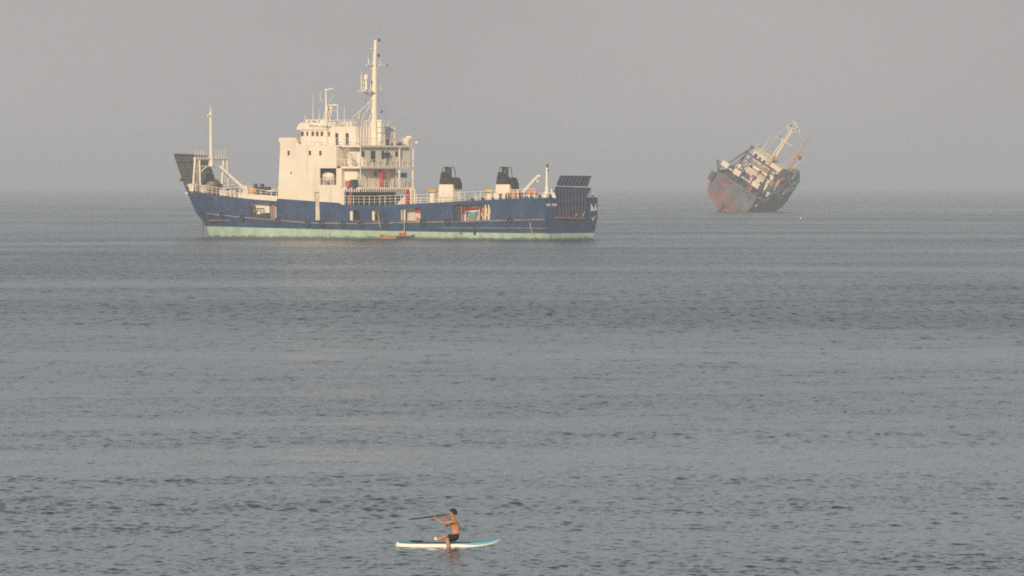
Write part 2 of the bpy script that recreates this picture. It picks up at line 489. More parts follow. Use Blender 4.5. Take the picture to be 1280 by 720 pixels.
# recess behind the boat opening and the rest of the accommodation inside the side wall
b = MB()
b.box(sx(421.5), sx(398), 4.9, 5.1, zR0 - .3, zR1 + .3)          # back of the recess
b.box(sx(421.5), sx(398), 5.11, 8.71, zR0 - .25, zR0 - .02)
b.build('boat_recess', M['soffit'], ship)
b = MB()
xw = sx(420.5)
b.box(XH0 - .05, XH2 - .5, -8.69, 8.71, ZB - .28, ZB - .004)         # bridge deck, forward part
b.box(XH0 + .3, XH0 + .5, -8.69, 8.7, ZD, ZC - .3)                 # aft bulkhead, middle level
b.box(xw - .02, xw + .18, -8.69, 8.7, ZC, ZB - .29)                  # aft bulkhead, upper level
xb = sx(447)
b.box(xb, XH0 + .29, -8.2, 6.6, ZC, ZB - .3)                       # block of cabins on the upper level
b.box(sx(440), XH0 + .28, -5.0, 7.4, ZD, ZC - .32)                   # and on the middle level
b.build('accommodation_block', M['white'], ship)

b = MB(); b.box(XH0 + 4.6, XH0 + 4.8, -8.69, 8.7, 3.46, ZD - .3); b.build('hold_bulkhead', M['soffit'], ship)   # forward end of the covered vehicle deck, its shade put into the dark colour
# balcony decks with their fascia; they run aft of the house
XS = sx(450.5)
for z, mname in ((ZB, 'bridge_deck'), (ZC, 'upper_deck'), (ZD, 'boat_deck')):
    b = MB(); b.box(XS, XH0 + .28 if z != ZB else XH0 - .06, -HB, HB, z - .42, z - .006)
    b.build(mname, M['white'], ship)
# ribs of the boat deck's edge
b = MB()
zt = ZD - .43
for i in range(26):
    y = -8.6 + 17.2 * i / 25
    b.box(XS - .10, XS - .004, y - .12, y + .12, ZD - .95, ZD - .04)
for i in range(8):
    x = XS + .3 + (XH0 - XS - .5) * i / 7
    b.box(x - .12, x + .12, HB + .004, HB + .10, ZD - .95, ZD - .04)
b.build('deck_edge_rib', M['white2'], ship)
b = MB()
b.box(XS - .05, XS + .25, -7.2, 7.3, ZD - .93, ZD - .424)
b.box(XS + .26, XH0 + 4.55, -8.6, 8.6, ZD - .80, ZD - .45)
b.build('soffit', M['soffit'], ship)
# pillars holding the balconies, two of them banded red
zx = ztop(sx(440))
for px, y, col in ((429.5, 8.6, 'white'), (438.3, 8.7, 'redpale'), (508.8, -6.2, 'red'), (514, -7.6, 'white2'), (518.3, -8.6, 'white')):
    x = sx(px, y) if y < 0 or px < 445 else XS + .3
    pw = .16 if px == 438.3 else .28
    b = MB(); b.box(x - pw, x + pw, y - pw, y + pw, 3.5 if y < 0 else zx, ZD - .43)
    b.build('pillar', M[col], ship)
for y in (8.8, -4.2, -8.75):
    for z0, z1 in ((ZC, ZB), (ZD, ZC)):
        b = MB(); w = .06 if y > 0 else .10 if z0 == ZC else .16
        b.box(XS + .05, XS + .05 + 2 * w, y - w, y + w, z0, z1 - .43); b.build('pillar', M['white2'], ship)
b = MB(); b.box(XS + .1, XS + 3.5, -8.6, -6.5, 4, ZD - 1.7); b.build('ramp_casing', M['white'], ship)

# rails of the balconies and the bridge deck
for z, x1 in ((ZB, sx(378)), (ZC, xw - .1), (ZD, XH0 + .2)):
    b = MB(); b.rail([(x1, 8.9, z), (XS + .1, 8.9, z), (XS + .1, -8.9, z), (XH0, -8.9, z)], h=1.35, gap=1.9, r=.055); b.build('railing', M['white2'], ship)
# rails along the hull top
b = MB()
pts = [(x, half(x, ztop(x)) - .15, ztop(x)) for x in [XH0 - .3 + (sx(668) - XH0 + .3) * i / 12 for i in range(13)]]
b.rail(pts, h=1.75, gap=1.35, r=.05, bars=3); b.build('railing', M['white2'], ship)
b = MB()
pts = [(x, -(half(x, ztop(x)) - .15), ztop(x)) for x in [XH0 - .3 + (sx(674) - XH0 + .3) * i / 6 for i in range(7)]]
b.rail(pts, h=1.3, gap=2.2, r=.055); b.build('railing', M['white2'], ship)
b = MB()
b.rail([(.25, 8.7, ztop(0)), (.25, 6.2, ztop(0))], h=1.2, gap=1.2); b.build('railing', M['white2'], ship)
b = MB(); b.rail([(.25, -6.2, ztop(0)), (.25, -8.8, ztop(0)), (5, -8.8, ztop(5))], h=1.3, gap=1.6, r=.05)
b.build('railing', M['white2'], ship)
# forward bulwark band and rails
b = MB()
xs = [sx(346.5) + (sx(297) - sx(346.5)) * i / 6 for i in range(7)]
for x1, x2 in zip(xs, xs[1:]):
    z1, z2 = ztop(max(x1, sx(344.9))), ztop(x2)
    t1 = 1.05 - .25 * (x1 - xs[0]) / (xs[-1] - xs[0]); t2 = 1.05 - .25 * (x2 - xs[0]) / (xs[-1] - xs[0])
    h1, h2 = half(x1, z1), half(x2, z2)
    b.hexa([(x1, h1 - .2, z1 + .003), (x2, h2 - .2, z2 + .003), (x2, h2 - .02, z2 + .003), (x1, h1 - .02, z1 + .003)], [(x1, h1 - .2, z1 + t1), (x2, h2 - .2, z2 + t2), (x2, h2 - .02, z2 + t2), (x1, h1 - .02, z1 + t1)])
b.build('bulwark_band', M['white'], ship)
b = MB()
pts = []
for i in range(10):
    x = sx(345) + (sx(240, 6) - sx(345)) * i / 9
    pts.append((x, half(x, ztop(x)) - .2, ztop(x) + (.5 if i < 5 else 0)))
b.rail(pts, h=1.5, gap=1.7, r=.06); b.build('railing', M['white2'], ship)
b = MB(); b.rail([(p[0], -p[1], p[2]) for p in pts], h=1.4, gap=1.9, r=.05); b.build('railing', M['white2'], ship)

# windows and doors of the house side (frames stand proud, glass inside them)
def window(px, py, w, h, y, parent, frame='hold', face='y'):
    p = P(px, py, y); f = MB(); g = MB()
    if face == 'y':
        f.box(p.x - w / 2 - .09, p.x + w / 2 + .09, y - .02, y + .05, p.z - h / 2 - .09, p.z + h / 2 + .09)
        g.box(p.x - w / 2, p.x + w / 2, y + .04, y + .065, p.z - h / 2, p.z + h / 2)
    else:
        x = face
        yy = y
        f.box(x - .05, x + .02, yy - w / 2 - .09, yy + w / 2 + .09, p.z - h / 2 - .09, p.z + h / 2 + .09)
        g.box(x - .065, x - .04, yy - w / 2, yy + w / 2, p.z - h / 2, p.z + h / 2)
    o = f.build('window', M[frame], parent); g.build('pane', M['glass'], o)
    return o


for px in (361, 387.6, 400.7): window(px, 191.3, .5, .85, HB, ship)
window(364.3, 216, .22, .4, HB, ship)


def yat(px, x):
    """the y at which a point of the plane x shows at photo column px"""
    lo, hi = -20, 20
    for _ in range(40):
        m = (lo + hi) / 2
        q = 640 + FOC * (X0 - x * CT + (HB - m) * ST) / sd(x, m)
        if q > px: lo = m
        else: hi = m
    return (lo + hi) / 2


def aft_item(px, py, w, h, x, name, mname):
    y = yat(px, x); z = sz(py, x, y)
    q = MB()
    if name == 'window':
        q.box(x - .05, x + .02, y - w / 2 - .1, y + w / 2 + .1, z - h / 2 - .1, z + h / 2 + .1)
        o = q.build('window', M['hold'], ship)
        g = MB(); g.box(x - .07, x - .04, y - w / 2, y + w / 2, z - h / 2, z + h / 2); g.build('pane', M['glass'], o)
        return o
    q.box(x - .08, x + .02, y - w / 2, y + w / 2, z - h / 2, z + h / 2)
    return q.build(name, M[mname], ship)


aft_item(453.5, 192.5, .9, 1.0, xb, 'window', 'glass')
aft_item(466, 195.5, 1.4, 2.2, xb, 'door', 'glass')
aft_item(478.3, 193.5, .7, 1.6, xb, 'door', 'glass')
aft_item(495.3, 192.5, .9, 1.0, xb, 'window', 'glass')
xm2 = sx(440)
for px, py in ((450, 217), (459, 217)): aft_item(px, py, 1.6, 1.3, xm2, 'door', 'white2')
aft_item(469, 217.5, .6, .9, xm2, 'window', 'glass')
# red fire cabinet, dark fan, pale lockers on the balconies
b = MB(); y = yat(478, XS + .9); b.box(XS + .5, XS + 1.2, y - .55, y + .55, ZD, sz(213.5, XS, y)); b.lathe((XS + .85, y + .5, sz(214, XS, y)), [(.55, 0), (.6, .25), (.3, .45)], 10)
b.build('fire_cabinet', M['red'], ship)
b = MB(); y = yat(484, xb - .7); c = Vector((xb - .7, y, sz(193.5, xb, y)))
for a in range(5):
    t = a * 2 * math.pi / 5 + .3
    b.hexa([c + Vector((0, -.18 * math.sin(t), .18 * math.cos(t))), c + Vector((0, .18 * math.sin(t), -.18 * math.cos(t))), c + Vector((0, math.cos(t) * 1.1 + .3 * math.sin(t), math.sin(t) * .7 - .25 * math.cos(t))), c + Vector((0, math.cos(t) * 1.1 - .3 * math.sin(t), math.sin(t) * .7 + .25 * math.cos(t)))],
           [c + Vector((.12, -.18 * math.sin(t), .18 * math.cos(t))), c + Vector((.12, .18 * math.sin(t), -.18 * math.cos(t))), c + Vector((.12, math.cos(t) * 1.1 + .3 * math.sin(t), math.sin(t) * .7 - .25 * math.cos(t))), c + Vector((.12, math.cos(t) * 1.1 - .3 * math.sin(t), math.sin(t) * .7 + .25 * math.cos(t)))])
b.tube(c + Vector((0, 0, -2)), c, .09); b.build('vent_fan', M['dark'], ship)
for px, h, w in ((505.5, 1.3, 1.4), (512.5, 1.0, .8)):
    b = MB(); y = yat(px, XS + 1); b.box(XS + .5, XS + 1.4, y - w / 2, y + w / 2, ZD, ZD + h); b.build('deck_locker', M['hold'], ship)
b = MB(); y = yat(503, XS + .8); b.box(XS + .4, XS + 1.3, y - 1.0, y + 1.0, sz(222, XS, y), sz(216, XS, y)); b.build('deck_locker', M['dark'], ship)
b = MB(); y = yat(443, XS + 1); b.box(XS + .6, XS + 1.6, y - .7, y + .5, ZD, ZD + 1.5); b.build('deck_locker', M['dark'], ship)
b = MB(); y = yat(435, XS + 2.5); b.lathe((XS + 2.5, y, ZD + .02), [(.45, 0), (.55, .3), (.55, 1.0), (.4, 1.3)], 10); b.build('deck_drum', M['redpale'], ship)


def stair(p, q, w, name='stairway'):
    """a ladder-like flight from p up to q, w wide along y"""
    p, q = Vector(p), Vector(q); s = MB()
    for dy in (-w / 2, w / 2):
        o = Vector((0, dy, 0)); s.tube(p + o, q + o, .09, n=4); s.tube(p + o + Vector((0, 0, .9)), q + o + Vector((0, 0, .9)), .05, n=4)
    n = 11
    for i in range(1, n):
        c = p.lerp(q, i / n); s.box(c.x - .14, c.x + .14, c.y - w / 2, c.y + w / 2, c.z - .03, c.z + .03)
    s.build(name, M['white2'], ship)


def st2(pa, pb, x):
    ya, yb_ = yat(pa[0], x), yat(pb[0], x)
    return Vector((x, ya, sz(pa[1], x, ya))), Vector((x, yb_, sz(pb[1], x, yb_)))


for pa, pb, x in (((444, 206), (434, 185), XS + 1.0), ((500, 232), (490, 211), XS + 1.6), ((492, 208), (486, 197), XS + 1.2)):
    p_, q_ = st2(pa, pb, x); s = MB()
    for dx in (0, .8):
        o = Vector((dx, 0, 0)); s.tube(p_ + o, q_ + o, .10, n=4); s.tube(p_ + o + Vector((0, 0, .9)), q_ + o + Vector((0, 0, .9)), .05, n=4)
    for i in range(1, 11):
        c = p_.lerp(q_, i / 11); s.box(c.x, c.x + .8, c.y - .13, c.y + .13, c.z - .03, c.z + .03)
    s.build('stairway', M['white2'], ship)

# ---------------------------------------------------------------- wheelhouse
YW = 6.6
xw0, xw1, xw2, xw3 = sx(373.5, YW), sx(408.5, YW), sx(413.5, YW), sx(445.5, YW)
zr0, zr1 = sz(153, xw0, YW), sz(161, xw1, YW)
zlow = sz(162.3, xw0, YW)
wh = MB()
wh.box(xw1, xw0 - .5, -YW, YW - .02, ZB, zlow)
wh.box(xw2, xw1 - .003, -YW + 1, YW - .6, ZB, sz(160.5, xw2, YW))
zq = sz(158, xw3, YW)
wh.box(xw3, xw2 - .003, -YW + .5, YW - .02, ZB, zq)
wh_o = wh.build('wheelhouse', M['white'], ship)
# thick sloping roof fascia
b = MB()
prof = [(xw1 - .2, zlow + .003), (xw0 + .35, zlow + .003), (xw0 + .4, zlow + .3), (xw0 - .0, zr0 - .55), (xw0 - .5, zr0 - .1), (xw0 - 1.4, zr0), (xw1 - .2, zr1)]
b.prism(prof, -YW - .3, YW + .25)
b.build('roof', M['white'], wh_o)
for px, w in ((378, .62), (384.4, .42), (391, .55), (396.8, .55), (402.5, .55)): window(px, 167.2, w, .85, YW - .02, wh_o)
window(411, 167.5, .6, .85, YW - .6, wh_o)
for px in (421.2, 434.2):
    p = P(px, 171.5, YW - .02); b = MB(); b.box(p.x - .38, p.x + .38, YW - .03, YW + .03, ZB + .05, ZB + 2.35)
    b.build('door', M['glass'], wh_o)
    b = MB(); b.box(p.x - 1.25, p.x - .45, YW - .02, YW + .12, ZB + .05, ZB + 2.3); b.build('door_leaf', M['white2'], wh_o)
# corrugated aft wall
b = MB()
for i in range(14):
    y = -YW + .6 + (2 * YW - 1.2) * i / 13
    b.box(xw3 - .10, xw3 - .004, y - .14, y + .14, ZB, zq - .1)
b.build('corrugated_wall', M['white2'], wh_o)
# posters and box on the wheelhouse side below the windows
b = MB(); p = P(398, 176, YW); b.box(p.x - .8, p.x + .8, YW - .018, YW + .3, ZB + .02, ZB + 1.0); b.build('locker', M['white2'], wh_o)
# name board with two rows of small dark lettering on the roof
b = MB()
na, nb = P(407, 157, YW - .5), P(381.8, 149.5, YW - .5)
zb0 = sz(159.5, nb.x, YW)
b.box(na.x, nb.x, YW - .6, YW - .5, zb0, nb.z); nbd = b.build('name_board', M['white'], ship)
b = MB()


def strokes(mb, xa, xb_, z, h, y, rnd, axis='x', seed=1):
    """a row of worn letter strokes running from xa to xb_"""
    rg = random.Random(seed); x = xa; d = -1 if xb_ < xa else 1
    while (xb_ - x) * d > .3:
        w = h * rg.uniform(.45, .75); k = rg.choice('HLTNEAU')
        segs = []
        if k in 'HNAULE': segs.append((0, .2, 0, 1))
        if k in 'HNAU': segs.append((.8, 1, 0, 1))
        if k in 'HAE': segs.append((0, 1, .42, .58))
        if k in 'TAE': segs.append((0, 1, .84, 1))
        if k in 'LEU': segs.append((0, 1, 0, .16))
        if k == 'T': segs.append((.4, .6, 0, .85))
        if k == 'N': segs.append((.25, .75, .35, .65))
        for a, c, e, f in segs:
            u0, u1 = sorted((x + d * w * a, x + d * w * c))
            if axis == 'x': mb.box(u0, u1, y, y + rnd, z + h * e, z + h * f)
            else: mb.box(y - rnd, y, u0, u1, z + h * e, z + h * f)
        x += d * (w + h * rg.choice((.22, .22, .22, .7)))


strokes(b, nb.x - .6, na.x + 1.2, nb.z - .68, .52, YW - .502, .03, seed=3)
b.build('lettering', M['ink'], nbd)
b = MB()
strokes(b, P(387, 156, YW + .25).x, P(407, 160, YW + .25).x, sz(158.6, xw1, YW) - .02, .42, YW + .248, .03, seed=5)
b.build('lettering', M['ink'], nbd)

# roof rails and gear on the roof
b = MB()
zr = zq + .02
b.rail([(xw1 + .4, YW - .4, zr), (xw3 + .1, YW - .4, zr), (xw3 + .1, -YW + .8, zr), (xw1, -YW + .8, zr)], h=1.25, gap=1.5, r=.055); b.build('railing', M['white2'], ship)
b = MB(); p0, p1 = P(445, 150.5, 4), P(425, 157, 4); b.box(p0.x, p1.x, 3.9, 4.0, zr + .25, zr + 1.0); b.build('dodger_screen', M['hold'], ship)
for px, h in ((413, .8), (418, 1.0), (435, .7), (440, .9)):
    b = MB(); x = sx(px, 5); b.box(x - .35, x + .35, 4.7, 5.3, zr, zr + h); b.build('roof_locker', M['white2'], ship)

# radar mast above the wheelhouse
yr = 3.0
def Q(px, py, y): return P(px, py, y)
b = MB()
foot = Q(408.2, 160, yr); topm = Q(407.3, 112, yr)
b.tube(foot, topm, .24, .13, 8)
for a, c, r in (((404.5, 150), (407.7, 131), .10), ((413, 152), (408, 130), .10), ((403.5, 158), (404.5, 150), .10)):
    b.tube(Q(*a, yr), Q(*c, yr), r)
b.path([Q(404, 128, yr), Q(400.5, 124, yr), Q(400.5, 117, yr), Q(403, 114, yr)], .05)
b.path([Q(411, 128, yr), Q(415, 124, yr), Q(415.5, 119, yr)], .05)
rm = b.build('radar_mast', M['white'], ship)
b = MB(); q = Q(411.5, 111.5, yr); bx = Matrix.Translation(q) @ Matrix.Rotation(R(-10), 4, 'Z') @ Matrix.Rotation(R(6), 4, 'Y'); b.box(-1.15, 1.15, -.14, .14, -.13, .13, mtx=bx); b.build('radar_scanner', M['white'], rm)
b = MB()
y2 = 1.5
fr = [Q(411, 148, y2), Q(411, 132, y2), Q(422, 131, y2), Q(422, 150, y2)]
b.path(fr, .10); b.tube(Q(411, 131.3, y2), Q(422, 131.3, y2), .2)
b.path([Q(412, 138, y2), Q(421, 138, y2)], .06); b.build('signal_frame', M['white'], ship)
b = MB(); b.ball(Q(413.7, 135.3, y2), (.32, .32, .38)); b.tube(Q(413.7, 136, y2), Q(413.7, 150, y2), .16); b.build('search_light', M['white'], ship)
for a, c, y in (((391.2, 149), (391.2, 117), 4), ((399, 150), (399, 136), 4), ((381.5, 150), (381.5, 143), 5), ((430.4, 152), (430.4, 132.5), 2), ((449, 148), (449, 142), 3)):
    b = MB(); b.tube(Q(*a, y), Q(*c, y), .07, .03, 5)
    b.build('antenna', M['white2'], ship)

# ---------------------------------------------------------------- main mast
ym = 1.2
mm = MB()
b = mm
XM = sx(467.8, ym)
def T(px, py, dy=0): 
    x = XM; y = ym + dy
    yy = yat(px, x)
    return Vector((x, yy, sz(py, x, yy)))
base = T(467.5, 182); mid = T(468, 84); tp = T(469.5, 50)
b.tube(base, mid, .66, .58, 12); b.tube(mid, tp, .44, .32, 10)
mast = b.build('mast', M['white'], ship, smooth=False)
b = MB()
# crow's nest on the side of the mast
for r_, py in ((.10, 100), (.10, 105.5)):
    b.path([T(465, py), T(451.6, py)], r_)
b.path([T(451.6, 95.5), T(451.6, 112), T(455, 115.5), T(465, 119.5)], .11)
b.path([T(452, 113.2), T(465, 113.8)], .14)
for px in (454, 459, 463): b.tube(T(px, 100), T(px, 113), .09)
b.path([T(451.6, 96), T(452, 90.5)], .05)
b.box(XM - .9, XM + .9, T(463, 113).y, T(452.5, 113).y, T(455, 114).z - .06, T(455, 113.4).z)
b.build('crows_nest', M['white'], mast)
b = MB(); c = T(457.6, 112); b.lathe(c, [(.30, 0), (.30, 1.9), (.45, 2.0), (.45, 2.5), (.32, 2.9), (.1, 3.05)], 10); b.build('radar_dome', M['white'], mast)
b = MB()
b.path([T(458, 81.5), T(483, 82.3)], .18); b.box(XM - .4, XM + .4, T(479.5, 82).y, T(472, 82).y, T(470, 82.8).z, T(470, 81.6).z)
b.path([T(460.5, 73), T(461, 80), T(466, 82)], .12); b.path([T(475.5, 82), T(475.5, 74), T(479.5, 73.5)], .07)
b.path([T(461, 74), T(479, 74)], .04); b.path([T(463, 61), T(468, 62), ], .10); b.path([T(462.5, 60), T(464, 62.2)], .08)
b.path([T(470, 114.5), T(477.5, 114.2)], .09); b.path([T(475.7, 114), T(475.7, 104)], .06)
b.path([T(471, 62), T(475, 62)], .05)
b.build('yard_arm', M['white'], mast)
for px, py in ((473.6, 49.5), (474.3, 50.7), (473.2, 68.5), (473.6, 70), (476.8, 140), (464, 102.5), (483.6, 81.5)):
    b = MB(); q = T(px, py); b.lathe(q, [(.12, -.22), (.2, -.1), (.2, .1), (.12, .22)], 8); b.path([q, q + Vector((0, .5, -.1))], .05)
    b.build('navigation_light', M['dark'], mast)
b = MB()
pA = Vector((XM + 4.6, T(440, 148).y, 0))
for a, c in (((465, 125), (441, 147.5)), ((465, 141.5), (449, 140.5)), ((464.5, 127), (458, 140)), ((450, 140), (447.5, 149)), ((456, 141), (452.5, 149)), ((464, 142), (461, 150))):
    b.tube(T(*a), T(*c), .14 if a[1] < 126 else .09)
b.build('mast_brace', M['white'], mast)
b = MB()
for px in (470.9, 472.6): b.tube(T(px, 180) + Vector((-.5, 0, 0)), T(px, 151) + Vector((-.5, 0, 0)), .055, n=4)
for i in range(14):
    z = T(470, 179.5).z + i * .31
    b.tube((XM - .5, T(470.9, 150).y, z), (XM - .5, T(472.6, 150).y, z), .035, n=4)
b.build('mast_ladder', M['redpale'], mast)
b = MB()
for a, c in (((471, 95), (486, 150)), ((471, 120), (493, 176)), ((466, 86), (452, 148))):
    b.tube(T(*a), T(*c), .022, n=4)
b.build('stay_wire', M['dark'], mast)
# cabinet abaft the mast
b = MB(); y0_, y1_ = yat(478.3, XM - 1), yat(472.6, XM - 1)
for zA, zB_, k in ((ZB, sz(167, XM, 0), 0), (sz(166, XM, 0), sz(159.5, XM, 0), .15), (sz(159, XM, 0), sz(152, XM, 0), .35)):
    b.box(XM - 1.7, XM - .8, y0_ + k, y1_, zA, zB_)
b.box(XM - 1.9, XM - .7, yat(480.5, XM - 1), y1_, sz(151.5, XM, 0), sz(150, XM, 0)); b.build('mast_cabinet', M['white2'], ship)
# box house and small gear at the after end of the bridge deck
b = MB(); xg = XS + 1.2; ya, yc = yat(515.3, xg), yat(508, xg)
b.box(xg - .6, xg + .8, ya, yc, ZB, sz(172, xg, ya)); b.lathe((xg, (ya + yc) / 2, sz(172, xg, ya) + .004), [(.75, 0), (.65, .25), (.2, .35)], 10); b.build('deck_locker', M['white'], ship)
for px, h in ((485, 1.2), (481.5, .8), (501.5, .7), (489, .5), (497, .4)):
    b = MB(); yy = yat(px, xg); b.box(xg - .3, xg + .3, yy - .35, yy + .35, ZB, ZB + h); b.build('deck_gear', M['dark'], ship)
b = MB(); q = Vector((XS + .1, yat(521, XS), sz(178.5, XS, -9))); b.tube((XS + .1, -8.9, q.z), q, .05); b.ball(q, .3); b.build('deck_lamp', M['bright'], ship)

# ---------------------------------------------------------------- bow: ramp, gantry mast, windlass
def bowp(px, py, y): return P(px, py, y)
yn, yf = 5.6, -5.2
bl, tl, tr = bowp(234.5, 239.5, yn), bowp(218.3, 193, yn), bowp(258.5, 195, yf)
br = bowp(273.5, 238, yf); mr_ = bowp(266, 218, yf)
b = MB()
thk = Vector((.35, 0, .08))
def slab(mb, poly, off):
    n = len(poly); mb.add([Vector(p) for p in poly] + [Vector(p) + off for p in poly], [tuple(range(n)), tuple(range(2 * n - 1, n - 1, -1))] + [(i, n + i, n + (i + 1) % n, (i + 1) % n) for i in range(n)])
tr2 = tl.lerp(tr, 1); 
slab(b, [bl, tl, tr, mr_ + Vector((.1, 0, 0)), br], thk)
ramp = b.build('bow_ramp', M['rampgrey'], ship)
b = MB(); b.path([tl, tr], .18); b.path([bl, tl], .16); b.path([tr, mr_, br], .14)
q = bl.lerp(tl, .32); b.lathe(q + Vector((.1, .5, 0)), [(.35, -.3), (.4, 0), (.35, .3)], 8); b.build('ramp_edge', M['dark'], ramp)
b = MB()
for k in (.2, .4, .6, .8):
    b.tube(bl.lerp(br, k) - Vector((.1, 0, 0)), tl.lerp(tr, k) - Vector((.1, 0, 0)), .05, n=4)
b.path([bl.lerp(tl, .8) - Vector((.1, 0, 0)), br.lerp(tr, .8) - Vector((.1, 0, 0))], .05); b.build('ramp_rib', M['dark'], ramp)

# gantry
GY = 5.2
xg_ = sx(244.5, GY)
def G(px, py, dx=0):
    x = xg_ + dx; y = yat(px, x); return Vector((x, y, sz(py, x, y)))
b = MB()
zg0 = ztop(xg_) - .4
for foots, tops in ((((240.8, 241.5), (250.5, 241.5)), ((243.8, 198), (249.2, 198))), (((276.5, 241), (285.5, 241)), ((279.5, 198), (283.6, 198)))):
    (f1, f2), (t1, t2) = foots, tops
    b.tube(G(*f1), G(*t1), .21, n=6); b.tube(G(*f2), G(*t2), .21, n=6)
    for k in (.3, .62, .98):
        b.tube(G(*f1).lerp(G(*t1), k), G(*f2).lerp(G(*t2), k), .13, n=4)
    a1, a2 = G(*f1).lerp(G(*t1), 0), G(*f2).lerp(G(*t2), 0)
    # ladder inside the leg
    c0, c1 = (G(*f1) + G(*f2)) / 2, (G(*t1) + G(*t2)) / 2
    for dy in (-.18, .18): b.tube(c0 + Vector((0, dy, 0)), c1 + Vector((0, dy, 0)), .04, n=4)
    for i in range(14):
        c = c0.lerp(c1, i / 14); b.tube(c + Vector((0, -.2, 0)), c + Vector((0, .2, 0)), .03, n=4)
b.tube(G(243, 198.3), G(285.5, 198.3), .28, n=6)
b.path([G(249.5, 208.3), G(258, 208), G(264, 207.5), G(270, 208), G(279, 208.5)], .13)
b.path([G(250.5, 215), G(258.5, 208)], .15); b.path([G(279.5, 215), G(272, 208)], .15)
gan = b.build('gantry', M['white'], ship)
b = MB(); b.tube(G(263.7, 208), G(263.7, 197), .55, .42, 10); b.tube(G(263.7, 197), G(263.2, 140), .34, .24, 10); b.tube(G(263.2, 140), G(263, 132.5), .12, .08)
b.path([G(259.5, 145.5), G(263, 144), ], .14); b.path([G(259.5, 143), G(259.5, 146)], .1); b.path([G(263, 138), G(266, 137)], .07); b.box(xg_ - .35, xg_ + .35, G(265.5, 144).y, G(260.5, 144).y, G(263, 144.4).z, G(263, 143.6).z)
b.build('foremast', M['white'], gan)
b = MB()
for p0_, p1_ in ((244, 258), (270, 284)):
    b = MB(); b.rail([G(p0_, 197), G(p1_, 197), G(p1_, 197, 1.2), G(p0_, 197, 1.2)], h=1.5, gap=.95, r=.045); b.build('railing', M['white2'], gan)
b = MB(); b.tube(G(275.5, 208.5, -.6), P(306.5, 237, 2.5), .28, .36, 8)
b.build('derrick_boom', M['white'], ship)
b = MB(); q = P(307.5, 239, 2.5); b.lathe(q + Vector((0, 0, -1.2)), [(.9, 0), (.8, .8), (.35, 1.6), (.25, 2.3)], 8); b.build('boom_crutch', M['white'], ship)
# windlass and deck clutter
zf = ztop(sx(262)) - .45
def fore(px, y): x = sx(px, y); return Vector((x, y, ztop(x) - .45))
w = fore(264, 1.0); b = MB()
b.lathe(w + Vector((0, -1.6, 1.3)), [(1.2, 0), (1.2, .15), (.8, .16), (.8, 1.5), (1.2, 1.51), (1.2, 1.7)], 14, axis='y'); b.box(w.x - 1.3, w.x + 1.3, w.y - 1.9, w.y + 1.4, w.z, w.z + .7)
b.lathe(w + Vector((0, .4, 1.3)), [(.5, 0), (.75, .1), (.75, .9), (.5, 1.)], 12, axis='y'); b.build('windlass', M['bulwark'], ship)
b = MB(); q = fore(272, 0.5); b.box(q.x - .6, q.x + .6, q.y - .8, q.y + .8, q.z, q.z + 2.1); b.box(q.x - .4, q.x + .4, q.y - .3, q.y + .6, q.z + 2.1, q.z + 2.6); b.build('winch_motor', M['chain'], ship)
for px, py in ((265, 224.5), (271, 227)):
    b = MB(); q = P(px, py, -3); b.tube((q.x, q.y, zf), q, .10); b.ball(q, (.35, .35, .45), 8, 5)
    b.build('deck_lamp', M['dark'], ship)
rg = random.Random(4)
for px, y, h, c in ((238, 4.9, 1.7, 'white'), (241, 4.6, 1.6, 'white2'), (254.5, 5.5, 1.6, 'hold'), (256.5, 6.3, 1.4, 'white'), (279.5, 6.8, 1.4, 'white'), (282.5, 6.6, 1.2, 'white2'), (288, 7.2, 1.3, 'white2'), (293, 7.0, 1.4, 'white'), (299, 7.2, 1.2, 'hold'), (246, 4.3, 1.0, 'dark'), (260, 5.8, .9, 'redpale'), (268, 5.2, 1.0, 'dark'), (285, 4, 1.5, 'dark'), (296, 4.0, 1.7, 'dark'), (291, 2, 1.9, 'wood')):
    q = fore(px, y); b = MB()
    b.lathe(q, [(.34, 0), (.26, .15), (.26, h), (.40, h + .01), (.40, h + .2), (.15, h + .3)], 8)
    b.lathe(q + Vector((.9, -.2, 0)), [(.34, 0), (.26, .15), (.26, h * .9), (.40, h * .9 + .01), (.40, h * .9 + .2), (.15, h * .9 + .3)], 8)
    b.box(q.x - .4, q.x + 1.3, q.y - .6, q.y + .4, q.z - .02, q.z + .12)
    b.build('mooring_bitts', M[c], ship)
# engine-like dark machinery and the orange drum forward of the house
b = MB(); q = P(329, 240, 3.0); zz = q.z - 1.6
b.box(q.x - 3.4, q.x + 2.6, 2.0, 4.4, zz, zz + 1.7); b.box(q.x - 1.4, q.x + 2.0, 2.2, 4.2, zz + 1.71, zz + 2.6)
for px in (319.5, 327.8): 
    v = P(px, 232, 3.0); b.lathe((v.x, 3.0, zz + 1.7), [(.25, 0), (.25, v.z - zz - 2.1), (.42, v.z - zz - 2.0), (.42, v.z - zz - 1.5), (.2, v.z - zz - 1.3)], 8)
b.box(q.x - 4, q.x + 3.2, 1.8, 4.6, zz - .5, zz - .02)
b.build('deck_engine', M['dark'], ship)
b = MB(); q = P(315.5, 238, 4.5); b.lathe((q.x, 4.5, q.z - 2), [(.55, 0), (.55, 1.6), (.75, 1.7), (.8, 2.3), (.5, 2.6)], 12); b.build('deck_ventilator', M['yellow'], ship)
b = MB(); q = P(340, 237, 3.0); b.box(q.x - 1, q.x + 1.1, 2.4, 3.6, q.z - 1.8, q.z - .1); b.build('deck_locker', M['white2'], ship)
b = MB(); b.box(sx(346, 7.1), sx(304, 7.1), 6.9, 7.1, 3.46, ztop(sx(330)) - .1); b.build('inner_bulkhead', M['white'], ship)
b = MB(); b.box(sx(338), sx(305), 1.6, 5.0, ztop(sx(318)) - .5, ztop(sx(318)) - .3); b.build('crossing_platform', M['deck'], ship)

